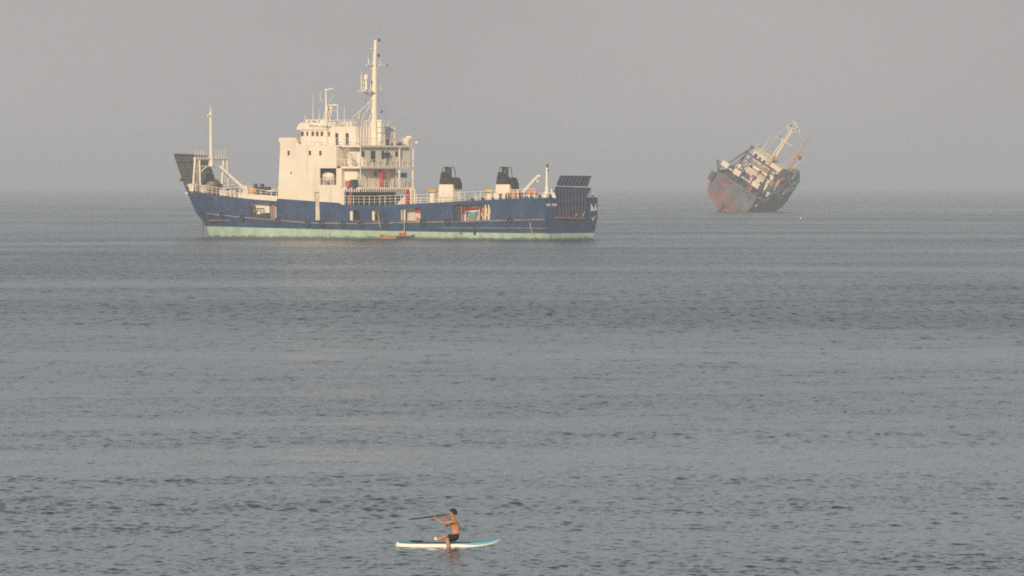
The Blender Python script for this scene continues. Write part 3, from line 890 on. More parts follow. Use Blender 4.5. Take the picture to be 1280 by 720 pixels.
# anchor chain and hawse pipe
b = MB(); q = P(254.5, 279.5, 6.0); b.ball(q, (.35, .3, .45), 8, 6); b.tube(q, (q.x + .2, q.y + .2, -.3), .09); b.build('anchor_chain', M['chain'], ship)

# ---------------------------------------------------------------- funnels
def funnel(px0, y, pxw=19.5):
    r = empty('funnel', (0, 0, 0)); r.parent = ship
    xL, xR = sx(px0, y), sx(px0 + pxw, y)       # forward edge, after edge (forward is larger x)
    zb = zaft(xR); z1 = sz(230.5, xL, y); zt1 = sz(214.5, xL, y); zt2 = sz(225.0, xR, y)
    wid = 2.2
    b = MB()
    b.hexa([(xR, y - wid, zb), (xL, y - wid, zb), (xL, y, zb), (xR, y, zb)], [(xR + .25, y - wid + .1, z1), (xL - .25, y - wid + .1, z1), (xL - .25, y - .1, z1), (xR + .25, y - .1, z1)])
    b.build('casing', M['white'], r)
    b = MB(); zk = z1 + .004
    b.hexa([(xR + .2, y - wid + .08, zk), (xL - .25, y - wid + .08, zk), (xL - .25, y - .08, zk), (xR + .2, y - .08, zk)], [(xR + .75, y - wid + .3, zt2), (xL - .55, y - wid + .3, zt1), (xL - .55, y - .3, zt1 - .15), (xR + .75, y - .3, zt2)])
    b.build('cap', M['black'], r)
    b = MB()
    xc = (xL + xR) / 2; zc = (zt1 + zt2) / 2
    for dx, dy, h in ((.35, -.7, 1.9), (-.15, -1.3, 1.7), (-.45, -.7, 1.5)):
        c = Vector((xc + dx, y + dy, zc - .4)); b.lathe(c, [(.28, 0), (.28, h), (.36, h + .02), (.36, h + .2)], 8)
    b.build('exhaust_pipe', M['black'], r)
    b = MB(); zh = sz(209, xc, y)
    for dy in (-.3, -1.9):
        b.path([(xL - .75, y + dy, zt1 - .2), (xL - .95, y + dy, zh - .3), (xL - 1.2, y + dy, zh), (xR + 1.3, y + dy, zh), (xR + 1.0, y + dy, zh - .5), (xR + .85, y + dy, zt2)], .07)
    b.path([(xL - 1.2, y - .3, zh), (xL - 1.2, y - 1.9, zh)], .07); b.path([(xR + 1.3, y - .3, zh), (xR + 1.3, y - 1.9, zh)], .07)
    b.build('hoop_rail', M['black'], r)
    b = MB()   # sloping black duct down the after side, white ladder below
    u = lambda dx, py: (sx(px0 + dx, y), sz(py, sx(px0 + dx, y), y))
    b.prism([u(18.2, 221.8), u(20.6, 222.6), u(23.2, 229.5), u(23.6, 236.8), u(19.9, 236.4), u(18.6, 231.5)], y - 1.85, y - .35)
    b.build('duct', M['black'], r)
    b = MB()
    for dy in (-.4, -1.1):
        b.tube((xR - 1.15, y + dy, zb), (xR - .7, y + dy, z1 - 1.0), .06, n=4)
    for i in range(9):
        t = i / 9; b.tube((xR - 1.15 + .45 * t, y - .4, zb + (z1 - 1 - zb) * t), (xR - 1.15 + .45 * t, y - 1.1, zb + (z1 - 1 - zb) * t), .04, n=4)
    b.build('ladder', M['white2'], r)
    return r


funnel(547.3, 6.5)
funnel(618.3, 3.0)
for px, y, w_ in ((540.5, 6.8, .62), (611.5, 4.0, .62)):
    x = sx(px, y); zb = zaft(x); zc = sz(240.6, x, y); r = empty('ventilator', (0, 0, 0)); r.parent = ship
    b = MB(); b.lathe((x, y, zb), [(w_ * 1.05, 0), (w_ * .95, .3), (w_ * .85, zc - zb)], 12); b.build('stem', M['white'], r)
    b = MB(); b.lathe((x, y, zc - .02), [(w_ * 1.35, 0), (w_ * 1.55, .12), (w_ * 1.55, .48), (w_ * 1.2, .68), (.2, .74)], 16); b.build('mushroom_cap', M['yellow'], r)
# casing with doors beside the second funnel, yellow boxes, deck lockers
b = MB(); x0_, x1_ = sx(633, 4.5), sx(617, 4.5); zz = zaft(x0_); b.box(x0_, x1_, 3.2, 4.5, zz, sz(241.3, x0_, 4.5)); dh = b.build('engine_casing', M['white'], ship)
for px in (625.5,):
    x = sx(px, 4.5); b = MB(); b.box(x - .3, x + .3, 4.48, 4.53, zz + .1, zz + 1.25); b.build('door', M['dark'], dh)
b = MB(); x = sx(634.5, 5.2); b.box(x - .6, x + .6, 4.3, 5.2, zz, zz + 1.15); b.build('deck_locker', M['dark'], ship)
b = MB(); b.box(x - .55, x + .5, 4.4, 5.1, zz + 1.155, zz + 1.55); b.build('locker_lid', M['orange'], ship)
b = MB(); x = sx(642.2, 6.2); b.box(x - .85, x + .85, 5.3, 6.2, zz, sz(240.8, x, 6.2)); b.build('liferaft_cabinet', M['redpale'], ship)
b = MB(); x = sx(647.3, 6.6); b.tube((x, 6.6, zz), (x, 6.6, sz(237, x, 6.6)), .13); b.build('deck_post', M['white'], ship)
# aft crane
yc_ = 4.0
b = MB(); a_, c_ = P(652.5, 242.5, yc_), P(673, 219.5, yc_)
b.tube(a_, c_, .42, .30, 6)
b.path([c_, c_ + Vector((-.6, 0, -.2))], .2); crane = b.build('crane_boom', M['white'], ship)
b = MB(); b.path([c_ + Vector((.2, 0, -.1)), c_ + Vector((.2, 0, -1.0))], .05); b.ball(c_ + Vector((.2, 0, -1.1)), .22, 8, 5); b.build('hook_block', M['white2'], crane)
b = MB(); x = sx(651, yc_); zz = zaft(x); b.lathe((x, yc_, zz), [(.7, 0), (.6, .4), (.55, 1.0)], 10); b.box(x - .9, x + .5, yc_ - .6, yc_ + .6, zz + 1.02, zz + 1.5); b.build('crane_pedestal', M['redpale'], ship)
# after mast
y = 6.0; x = sx(683.5, y); zz = zaft(x); b = MB(); b.tube((x, y, zz), (x, y, sz(209.5, x, y)), .3, .2, 8); b.tube((x + .0, y, zz), (x, y, sz(233, x, y)), .45, .33, 8); am = b.build('after_mast', M['white'], ship)
b = MB(); q = P(684.4, 207, y); b.tube((x, y, sz(209.6, x, y)), q, .1); b.ball(q, (.2, .2, .38), 8, 6); b.ball(P(684.9, 213, y), (.15, .15, .25), 8, 6); b.path([(x, y, P(684.9, 213, y).z), P(684.9, 213, y)], .06); b.build('navigation_light', M['dark'], am)
for px, y, h, w_, c in ((689.5, 6.0, 1.75, .3, 'white'), (691.5, 5.6, 1.1, .6, 'white2'), (683, 6.6, 1.2, .9, 'white2'), (687, 6.8, .8, .5, 'dark'), (664, 7.4, .5, .6, 'dark'), (657, 7.6, .45, .8, 'dark'), (675, 7.2, .7, .4, 'dark'), (694, 4, 1.6, .5, 'dark'), (603, 7.5, .8, .5, 'bluedeep'), (616, 7.4, .7, .3, 'dark'), (590, 5, .9, .5, 'dark'), (741, -7.0, .6, .3, 'dark')):
    x = sx(px, y); zz = zaft(max(x, .3)); b = MB(); b.lathe((x, y, zz), [(w_, 0), (w_ * .9, h * .6), (w_ * .55, h * .75), (w_ * .5, h)], 8); b.build('deck_fitting', M[c], ship)

# ---------------------------------------------------------------- stern ramp and transom markings
def A(px, py, x=-.3):
    y = yat(px, x); return Vector((x, y, sz(py, x, y)))
rr = empty('stern_ramp', (0, 0, 0)); rr.parent = ship
def aslab(mb, pts, x, dx, mi=0):
    slab(mb, [A(a, c, x) for a, c in pts], Vector((dx, 0, 0)))
b = MB(); aslab(b, [(697.5, 272), (697.5, 244), (695, 236), (695, 233.2), (738.5, 234.6), (738.5, 236.5), (734, 243), (733, 273)], -.35, .25); b.build('ramp_plate', M['bluedeep'], rr)
b = MB(); aslab(b, [(697, 231.3), (701.3, 220.3), (738.6, 220.8), (735, 232.2)], -.7, .3); b.build('ramp_flap', M['bluedeep'], rr)
b = MB()
for i in range(9):
    k = i / 8; b.tube(A(700 + 31.5 * k, 271, -.42), A(699 + 33 * k, 236, -.42), .10, n=4)
b.path([A(696, 253.4, -.47), A(734, 254, -.47)], .11)
b.build('ramp_rib', M['ribgrey'], rr)
b = MB()
for i in range(8):
    k = i / 7; b.tube(A(700 + 33 * k, 231, -.78), A(703.5 + 33.5 * k, 221.5, -.78), .09, n=4)
b.path([A(701, 220.2, -.72), A(738.8, 220.7, -.72)], .14); b.path([A(696.8, 231.6, -.72), A(735, 232.3, -.72)], .12); b.build('flap_rib', M['ribgrey'], rr)
b = MB(); b.path([A(695, 272.2, -.35), A(731, 273.2, -.35)], .16); b.build('ramp_hinge', M['redpale'], rr)
b = MB(); b.path([A(728, 271, -.6), A(730, 266.5, -.6), A(731.5, 265.5, -.6)], .07); b.path([A(719.5, 271, -.6), A(721, 267.5, -.6)], .07); b.build('ramp_chain', M['rope'], rr)
b = MB(); strokes(b, A(682.2, 257, -.004).y, A(696.5, 257, -.004).y, A(690, 257.6).z, .5, -.003, .03, axis='y', seed=9); b.build('lettering', M['bright'], ship)
b = MB()
for tri in ([(738.5, 263.5), (739.0, 254.5), (743.2, 263)], [(743.4, 263), (744.6, 254.8), (746.2, 262)], [(738.5, 264), (738.5, 262.6), (746, 261.9), (746, 263)]):
    aslab(b, tri, -.035, .025)
b.build('transom_marking', M['bright'], ship)
b = MB(); b.path([A(740, 271, -.1), A(741, 276, -.1), A(744, 270, -.1)], .06); b.build('mooring_rope', M['rope'], ship)

# ---------------------------------------------------------------- inside the openings in the side
def hpost(px, c, y=8.2, r=.14, top=None):
    x = sx(px, y); b = MB(); b.tube((x, y, 3.46), (x, y, (top or ztop(x) - .5)), r, n=6); b.build('hold_post', M[c], ship)
for px, c in ((314.6, 'redpale'), (341.5, 'redpale'), (338, 'dark'), (506, 'white'), (504, 'dark'), (583.5, 'dark'), (600.6, 'dark'), (607, 'white2'), (611, 'white2'), (577, 'redpale')): hpost(px, c)
hpost(395.6, 'white', 8.78, .17, ztop(sx(396)) - 1.0)
for px, w_, c in ((437.5, .55, 'white'), (465, .5, 'white'), (502, .6, 'hold'), (571, .75, 'dark')):
    x = sx(px, 8.3); b = MB(); b.box(x - w_, x + w_, 8.0, 8.25, 3.5, ztop(x) - .9); b.build('hold_panel', M[c], ship)
# cross walls so that the openings by the house show a grey interior
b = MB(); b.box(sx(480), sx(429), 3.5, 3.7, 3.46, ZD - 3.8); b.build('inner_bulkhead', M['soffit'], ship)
b = MB(); b.box(sx(527, 6.7), sx(490, 6.7), 6.5, 6.7, 3.46, ztop(sx(510)) - .3); b.build('inner_bulkhead', M['hold'], ship)
b = MB(); b.box(sx(616, 6.6), sx(558, 6.6), 6.4, 6.6, 3.46, ztop(sx(590)) - .4); b.build('inner_bulkhead', M['white'], ship)
b = MB(); b.box(sx(400.5, 8.6), sx(391.5, 8.6), 8.5, 8.6, 3.46, zSl + .2); b.build('slot_panel', M['hold'], ship)
b = MB(); x0_, x1_ = sx(602.5, 6), sx(583, 6); b.tube((x0_, 7.3, 6.0), (x1_, 7.3, 5.9), .2); b.build('hold_pipe', M['red'], ship)
b = MB(); b.box(sx(580.8, 7), sx(574.5, 7), 6.2, 7, sz(267, sx(577), 7), sz(257, sx(577), 7)); b.build('hose_cabinet', M['redpale'], ship)
b = MB(); b.lathe((sx(604, 7), 7, sz(265, sx(604), 7)), [(.3, 0), (.42, .2), (.42, .7), (.2, .85)], 8); b.tube((sx(604, 7), 7, 3.5), (sx(604, 7), 7, sz(265, sx(604), 7)), .2); b.build('hold_lamp', M['orange'], ship)
rg = random.Random(11)
b = MB()
for k in range(14):
    px = rg.uniform(585, 610); x = sx(px, 7.4); b.torus((x, 7.2 + rg.uniform(-.3, .3), 3.95), .32, .06, n=10, k=5)
    b.tube((x, 7.2, 3.6), (x + rg.uniform(-.5, .5), 7.2, rg.uniform(4.4, 5.3)), .07)
b.build('hose_reel', M['hold'], ship)
# ropes hanging down the side
b = MB(); b.path([P(472.5, 268.5, 9.15), P(473.6, 273, 9.3), P(474, 279, 9.4), P(476, 285.5, 9.2)], .07); b.path([P(505.7, 275, 9.3), P(505.3, 286, 9.35), P(505, 297, 9.6)], .07); b.build('mooring_rope', M['rope'], ship)
b = MB(); b.path([P(662, 278, 9.35), P(663.5, 285, 9.3), P(665.5, 291, 9.2)], .06); b.build('mooring_rope', M['rope'], ship)
b = MB(); x = sx(575.5); b.box(x - .07, x + .07, half(x, 2.5) + .01, half(x, 2.5) + .12, .9, 3.3); x = sx(592.5); b.box(x - .2, x + .2, half(x, 2.) + .0, half(x, 2.) + .3, .9, 3.4); b.build('scupper_pipe', M['bluedeep'], ship)

# =========================================================================== THINGS ON OR BESIDE THE SHIP
# tyre fenders hung along the side
fenders = [(275.5, 269.5, 'nearest the bow, by a pale scrape on the blue hull'),
           (303.5, 272.3, 'just forward of the bow side cargo opening'),
           (348.5, 275.2, 'just aft of the bow side cargo opening, over a rust streak'),
           (385.5, 279, 'just forward of the tall slot below the cream house'),
           (403, 279, 'just aft of the tall slot, pale rimmed'),
           (429.7, 280, 'below the after corner of the cream house wall'),
           (452, 279.7, 'between the first two doorways aft of the cream house'),
           (483, 279.6, 'forward of the orange dinghy and aft of the hanging hose'),
           (529, 278, 'just aft of the red cabinet opening'),
           (560, 277.4, 'just forward of the wide after opening'),
           (638.5, 274.7, 'nearest the stern, alone aft of the wide opening')]
proto = None
for i, (px, py, where) in enumerate(fenders):
    x = sx(px); z = sz(py, x); y = half(x, z) + .45
    loc = on_ship((x, y, z))
    if proto is None:
        proto = empty('tyre_fender', loc, (0, 0, ship_rot)); o = proto
        b = MB(); b.torus((0, 0, 0), .44, .20, n=18, k=8); b.build('tyre', M['rubber'], o, smooth=True)
        b = MB(); b.path([(0, -.15, .35), (0, -.32, 1.0)], .035); b.build('chain', M['chain'], o)
    else:
        o = proto.copy(); COL.objects.link(o); o.location = loc
        for ch in proto.children:
            c = ch.copy(); COL.objects.link(c); c.parent = o
    o.rotation_euler = (0, R(random.uniform(-20, 20)), ship_rot + R(random.uniform(-6, 6)))
    tag(o, 'black tyre fender ' + where, 'tyre fender', 'tyre fenders along the hull')

# lifebuoys
for px, py, y, lab, mn in ((642, 246.2, 6.6, 'orange lifebuoy on the after rail below the raised crane boom', 'orange'),
                           (522, 274.5, 8.3, 'orange lifebuoy under the red cabinet in a side opening of the blue hull', 'orange')):
    q = P(px, py, y); r = empty('lifebuoy', on_ship(q), (0, 0, ship_rot)); tag(r, lab, 'lifebuoy', 'lifebuoys on the landing ship')
    b = MB(); b.torus((0, 0, 0), .42, .13, n=18, k=8); b.build('ring', M[mn], r, smooth=True)
    b = MB()
    for k in range(4):
        t = k * math.pi / 2 + .5; b.ball((math.cos(t) * .42, 0, math.sin(t) * .42), (.12, .15, .12), 8, 6)
    b.build('band', M['bright'], r)
# lifeboat in the recess
q = P(411, 219, 7.2)
lb = tag(empty('lifeboat', on_ship((q.x, 7.2, zR0)), (0, 0, ship_rot)), 'white capsule lifeboat stowed in the recess of the cream house', 'lifeboat')
b = MB(); b.ball((.1, 0, 1.75), (1.5, .8, .75), 14, 8); b.build('canopy', M['white'], lb, smooth=True)
b = MB(); b.ball((.1, 0, 1.2), (1.6, .85, .7), 14, 8); b.build('boat_hull', M['hold'], lb, smooth=True)
b = MB(); b.box(-1.0, -.8, -.5, .5, 0, .7); b.box(.9, 1.1, -.5, .5, 0, .7); b.build('cradle', M['white2'], lb)
b = MB(); b.rail([(sx(420), 8.86, zR0), (sx(400), 8.86, zR0)], h=1.1, gap=.8, r=.045); b.build('railing', M['white2'], ship)

# rescue boat by the crane
q = P(666, 242, 5.5); rb = tag(empty('rescue_boat', on_ship((q.x, 5.5, zaft(q.x))), (0, 0, ship_rot)), 'small orange rescue boat on deck between the crane and the after mast', 'boat')
b = MB(); b.lathe((-1.2, 0, 1.25), [(.12, 0), (.38, .3), (.45, .8), (.45, 1.7), (.3, 2.3), (.1, 2.6)], 10, axis='x'); b.build('boat_hull', M['orange'], rb, smooth=True)
b = MB(); b.box(-.7, -.5, -.4, .4, 0, .95); b.box(.6, .8, -.4, .4, 0, .95); b.build('cradle', M['white2'], rb)

# vehicle and cargo seen through the openings
q = P(330, 268, 6.0); fk = tag(empty('forklift', on_ship((q.x, 7.95, 3.455)), (0, 0, ship_rot)), 'dark forklift with a tall mast seen through the bow side cargo opening', 'forklift')
b = MB(); b.box(-2.6, 1.0, -.6, .6, .45, 1.15); b.box(-2.6, -1.2, -.55, .55, 1.155, 1.4); b.build('body', M['dark'], fk)
b = MB(); b.box(1.1, 1.3, -.7, -.5, .2, 2.9); b.box(1.1, 1.3, .5, .7, .2, 2.9); b.box(1.12, 1.28, -.5, .5, 2.6, 2.8); b.box(1.12, 1.28, -.5, .5, 1.2, 1.4); b.build('mast', M['dark'], fk)
b = MB(); b.box(1.3, 2.6, -.55, -.35, .15, .25); b.box(1.3, 2.6, .35, .55, .15, .25); b.build('fork', M['dark'], fk)
b = MB()
for a in (-.55, .55): b.path([(-1.1, a, 1.16), (-1.0, a, 2.3), (.6, a, 2.3), (.9, a, 1.16)], .06)
b.build('roll_cage', M['dark'], fk)
for xw_ in (-2.0, .6):
    for yy in (-.6, .6):
        b = MB(); b.lathe((xw_, yy - .15, .45), [(.25, 0), (.44, .03), (.44, .27), (.25, .3)], 12, axis='y'); b.build('wheel', M['rubber'], fk)
q = P(523, 266, 7.3); cab = tag(empty('red_crate', on_ship((q.x, 7.0, 3.455)), (0, 0, ship_rot)), 'tall red crate with a pale base in the opening over the small boats', 'crate')
b = MB(); b.box(-.65, .65, -.5, .5, 1.5, 2.95); b.build('box', M['red'], cab)
b = MB(); b.box(-.6, .6, -.45, .45, .0, 1.495); b.box(-.75, .75, -.52, .52, 2.955, 3.05); b.build('stand', M['hold'], cab)
q = P(595.5, 267, 6.2); tc_ = tag(empty('teal_crate', on_ship((q.x, 7.3, 3.455)), (0, 0, ship_rot)), 'teal machine box standing in the wide after opening', 'crate')
b = MB(); b.box(-.95, .95, -.5, .5, .7, 1.75); b.build('box', M['teal'], tc_)
b = MB(); b.box(-.8, .8, -.45, .45, 0, .695); b.build('stand', M['wood'], tc_)
q = P(604.5, 272, 7.2); yb = tag(empty('yellow_crate', on_ship((q.x, 7.0, 3.455)), (0, 0, ship_rot)), 'amber box on the vehicle deck at the after end of the wide opening', 'crate')
b = MB(); b.box(-.7, .7, -.4, .4, .35, 1.0); b.build('box', M['yellow'], yb)
b = MB(); b.box(-.6, .6, -.35, .35, 0, .345); b.build('pallet', M['wood'], yb)

# small boats lying alongside
def small_boat(name, loc, rz, L, W, H, mh, mt, label, parts=True):
    r = tag(empty(name, loc, (0, 0, rz)), label, 'boat')
    b = MB(); n = 12
    ring = []
    for i in range(n + 1):
        t = i / n; x = L * (t - .5)
        w = W / 2 * (1 - (2 * t - 1) ** 4 * .15) * (1 if t < .55 else max(.03, math.cos((t - .55) / .45 * math.pi / 2)) ** .7)
        zt = H * (.8 + .75 * max(0, t - .5) ** 1.6 * 2.2)
        ring.append((x, w, zt))
    vs, fs = [], []
    for x, w, zt in ring:
        vs += [(x, -w, zt), (x, -w * .75, -.05), (x, w * .75, -.05), (x, w, zt), (x, w * .85, zt), (x, w * .6, .12), (x, -w * .6, .12), (x, -w * .85, zt)]
    for i in range(n):
        for k in range(8):
            fs.append((i * 8 + k, i * 8 + (k + 1) % 8, i * 8 + 8 + (k + 1) % 8, i * 8 + 8 + k))
    fs += [tuple(range(7, -1, -1)), tuple(range(n * 8, n * 8 + 8))]
    b.add(vs, fs); b.build('boat_hull', mh, r)
    b = MB()
    for x1, x2 in zip(ring, ring[1:]):
        for s_ in (1, -1): b.tube((x1[0], s_ * x1[1], x1[2] + .02), (x2[0], s_ * x2[1], x2[2] + .02), .07, n=5)
    b.build('gunwale', mt, r)
    b = MB()
    for t in (.25, .5): b.box(L * (t - .5) - .15, L * (t - .5) + .15, -W * .4, W * .4, H * .62, H * .68)
    b.build('thwart', M['wood'], r)
    return r


xa_ = sx(491.5); small_boat('wooden_dinghy', on_ship((xa_, 10.6, 0)), ship_rot, 4.0, 1.4, .62, M['dinghy'], M['wood'], 'orange hulled wooden dinghy with a raised dark bow moored against the green waterline band')
xb_ = sx(514.5); small_boat('dark_dinghy', on_ship((xb_, 10.7, 0)), ship_rot + R(180), 4.0, 1.6, .6, M['dark'], M['teal'], 'dark dinghy lying astern of the orange one, loaded with red and amber bundles')
q = on_ship((xb_ + .9, 10.7, .2)); bd = MB()
bd.ball((0, 0, .55), (.75, .5, .65), 9, 6); bd.ball((.5, .1, .3), (.5, .4, .4), 9, 6); o = bd.build('red_bundle', M['red']); o.location = q; o.rotation_euler = (0, 0, ship_rot)
tag(o, 'lumpy red bundle piled at one end of the dark dinghy', 'bundle')
q = on_ship((xb_ + .75, 10.95, .9)); bd = MB(); bd.ball((0, 0, .3), (.42, .3, .38), 9, 6); o = bd.build('amber_bundle', M['yellow']); o.location = q; o.rotation_euler = (0, 0, ship_rot)
tag(o, 'small amber bundle on top of the red one in the dark dinghy', 'bundle')
q = on_ship((xb_ - 1.0, 10.9, .15)); bd = MB(); bd.lathe((0, 0, 0), [(.16, 0), (.2, .05), (.2, .5), (.08, .6), (.08, .7)], 10); o = bd.build('water_can', M['bright']); o.location = q
tag(o, 'white water can standing at the low end of the dark dinghy', 'can')

# =========================================================================== THE LISTING TRAWLER
WD = 1938.0; WP = WD / FOC
wk = empty('listing_trawler', ((922 - 640) * WP, WD, CAM_H - (228.8 - HORIZ) * WP), (R(32.5), R(-1.0), R(70)))
tag(wk, 'half sunk trawler heeled far over, its red rounded stern towards the viewer', 'ship')
WL, WB_, WDp = 66.0, 9.7, 12.0
def wsec(x):
    """half-section points (y, z) from the deck edge to the keel"""
    t = x / WL
    b = WB_ * (0.97 + .03 * min(1, t * 6)) if t < .55 else WB_ * max(.02, 1 - ((t - .55) / .45) ** 2.2)
    sh = 3.2 * max(0, t - .35) ** 1.6 * 1.9 - .2
    rise = 0 if t > .1 else (1 - t / .1) * .6
    pts = [(b, sh)]
    for a in (0, 15, 30, 45, 60, 75, 90):
        u = math.cos(R(a)) ** .62 if a < 90 else 0
        v = math.sin(R(a))
        bb = b * (1 - .25 * max(0, t - .5) * 2 * v)
        pts.append((bb * u, -4.2 - (WDp - 4.2 - rise) * v + (0 if t < .8 else (t - .8) * 5 * 2)))
    return pts
vs, fs, mi = [], [], []
xs = [0, .8, 3, 7, 14, 22, 30, 38, 45, 51, 56, 60, 63, 65, 66]
secs = [wsec(x) for x in xs]
nP = len(secs[0])
b = MB()
for x, s_ in zip(xs, secs):
    rake = lambda z: (max(0, z + 6) * .55 if x > 50 else 0) * (x - 50) / 16
    for y, z in s_: b.v.append((x + rake(z), y, z))
    for y, z in s_[::-1]: b.v.append((x + rake(z), -y, z))
N2 = 2 * nP
for i in range(len(xs) - 1):
    for k in range(N2 - 1):
        b.f.append([i * N2 + k, i * N2 + k + 1, (i + 1) * N2 + k + 1, (i + 1) * N2 + k])
        zz = (b.v[i * N2 + k][2] + b.v[i * N2 + k + 1][2]) / 2
        b.m.append(1 if zz < -6.3 else 0)
b.f.append([0, 1, 2, 3, N2 - 4, N2 - 3, N2 - 2, N2 - 1]); b.m.append(2)          # stern plate: dark above, antifouling below
b.f.append(list(range(3, N2 - 3))); b.m.append(3)
wh_ = b.build('hull', [M['wreckblue'], M['wreckred'], M['wreckstern'], M['wreckdisc']], wk)
# stern plate details: big rounded recess and the red bottom strake around the transom
b = MB()
sec = secs[0]
ring = [(y, z) for y, z in sec] + [(-y, z) for y, z in sec[::-1]]
for a, c in zip(ring[1:-1], ring[2:-1]):
    if a[0] > -5.5 and a[1] < -2.5: b.tube((-.1, a[0], a[1]), (-.1, c[0], c[1]), .45, n=6)
b.build('stern_rim', M['wreckred'], wk)
b = MB(); b.lathe((-.25, 0, -8.6), [(5.6, 0), (5.9, .1), (5.9, .2)], 24, axis='x')
for i, v in enumerate(b.v): b.v[i] = (v[0], v[1] * 1.02, -8.4 + (v[2] + 8.6) * .55)
b.build('stern_plate', M['wreckdisc'], wk)
b = MB(); b.lathe((-.22, 4.6, -2.6), [(2.8, 0), (2.9, .1), (2.9, .2)], 18, axis='x')
for i, v in enumerate(b.v): b.v[i] = (v[0], v[1], -2.6 + (v[2] + 2.6) * .7)
b.build('stern_plate', M['wreckdisc'], wk)
b = MB(); b.box(-2.2, -.2, 8.8, 10.6, -4.6, -1.2); b.build('stern_fender', M['wreckgrey'], wk)
b = MB(); b.box(-3.2, -.6, -.4, .4, -15.2, -12.2); b.lathe((-2.6, 0, -11.4), [(.3, 0), (.6, .4), (.6, 2.2)], 8, axis='x')
for k in range(4):
    t = k * math.pi / 2; b.hexa([(-2.5, .3 * math.cos(t), -11.4 + .3 * math.sin(t)), (-2.2, .3 * math.cos(t), -11.4 + .3 * math.sin(t)), (-2.2, .5 * math.cos(t + .4), -11.4 + .5 * math.sin(t + .4)), (-2.5, .5 * math.cos(t + .4), -11.4 + .5 * math.sin(t + .4))],
           [(-2.7, 2 * math.cos(t - .2), -11.4 + 2 * math.sin(t - .2)), (-2.3, 2 * math.cos(t - .2), -11.4 + 2 * math.sin(t - .2)), (-2.1, 2 * math.cos(t + .4), -11.4 + 2 * math.sin(t + .4)), (-2.5, 2 * math.cos(t + .4), -11.4 + 2 * math.sin(t + .4))])
b.build('rudder', M['wreckgrey'], wk)
# deck and bulwarks
b = MB()
for i in range(len(xs) - 1):
    a, c = secs[i][0], secs[i + 1][0]
    b.hexa([(xs[i], -a[0] + .3, a[1] - 1.3), (xs[i + 1], -c[0] + .3, c[1] - 1.3), (xs[i + 1], c[0] - .3, c[1] - 1.3), (xs[i], a[0] - .3, a[1] - 1.3)],
           [(xs[i], -a[0] + .3, a[1] - 1.1), (xs[i + 1], -c[0] + .3, c[1] - 1.1), (xs[i + 1], c[0] - .3, c[1] - 1.1), (xs[i], a[0] - .3, a[1] - 1.1)])
b.build('deck', M['wreckdeck'], wk)
for s_, bm_ in ((1, 'bulwark'), (-1, 'wreckblue')):
  b = MB()
  for i in range(6, len(xs) - 1):
      a, c = secs[i][0], secs[i + 1][0]
      rk = lambda x, z: (max(0, z + 6) * .55 if x > 50 else 0) * (x - 50) / 16
      h1, h2 = 1.8 * min(1, (i - 6) / 3), 1.8 * min(1, (i - 5) / 3)
      x1, x2 = xs[i] + rk(xs[i], a[1]), xs[i + 1] + rk(xs[i + 1], c[1])
      b.hexa([(x1, s_ * (a[0] - .25), a[1]), (x2, s_ * max(.02, c[0] - .25), c[1]), (x2, s_ * c[0], c[1]), (x1, s_ * a[0], a[1])],
               [(x1 + h1 * .4, s_ * (a[0] - .05), a[1] + h1), (x2 + h2 * .5, s_ * max(.02, c[0] - .05), c[1] + h2), (x2 + h2 * .5, s_ * (c[0] + .2), c[1] + h2), (x1 + h1 * .4, s_ * (a[0] + .2), a[1] + h1)])
  b.build('bulwark', M[bm_], wk)
# stern bar with pale liferaft canisters
b = MB()
for dz in (0, .9): b.tube((-.6, 11.2, 2.4 + dz), (-.6, -10.6, 2.4 + dz), .2)
for i in range(12): b.tube((-.6, 11 - 1.9 * i, 2.4), (-.6, 11 - 1.9 * i - .95, 3.3), .1, n=4)
for y in (9, -9, 4, -4): b.tube((-.4, y, -.3), (-.6, y, 2.4), .28)
b.path([(-.6, 11.2, 3.2), (1, 9.4, -.3)], .25); b.path([(-.6, -10.6, 2.4), (6, -10.5, -.4), (-.4, -11, -1.5)], .3)
b.build('stern_gantry_bar', M['wreckgrey'], wk)
for y, w_, mn in ((7.6, 1.5, 'wreckwhite'), (2.0, 1.45, 'wreckwhite'), (-6.6, 1.5, 'wreckwhite')):
    b = MB(); b.box(-1.3, .2, y - w_, y + w_, 2.5, 4.5); b.box(-1.36, .26, y - w_ * .4, y - w_ * .3, 2.45, 4.55); b.build('liferaft_canister', M[mn], wk)
b = MB(); b.box(-1.1, .0, -4.6, -.2, 2.9, 3.25); b.box(-1.1, 0, 3.9, 5.6, 2.9, 3.3); b.build('lamp_tray', M['wreckwhite'], wk)
# net gantry
b = MB()
xg1 = 10.5
for y in (6.0, -6.2):
    b.path([(xg1, y, -.8), (xg1, y * .95, 9.8)], .42, n=6); b.path([(xg1 - 6, y * 1.15, 1.0), (xg1, y * .95, 9.4)], .22); b.path([(xg1 + 4, y, 0), (xg1, y * .95, 7)], .2)
b.path([(xg1, 6.6, 9.9), (xg1, -6.8, 9.9)], .45, n=6); b.path([(xg1, 6, 7.6), (xg1, -6, 7.6)], .25)
b.path([(xg1, 5.8, 9.8), (xg1 + .3, 5.3, 12.2)], .35); b.ball((xg1 + .3, 5.2, 12.6), (.8, .8, .7), 8, 6)
b.path([(xg1 - 6.5, 9.2, 1.2), (xg1 - 2, 8.0, 5.5), (xg1, 5.8, 11)], .3)
b.build('net_gantry', M['wreckgrey'], wk)
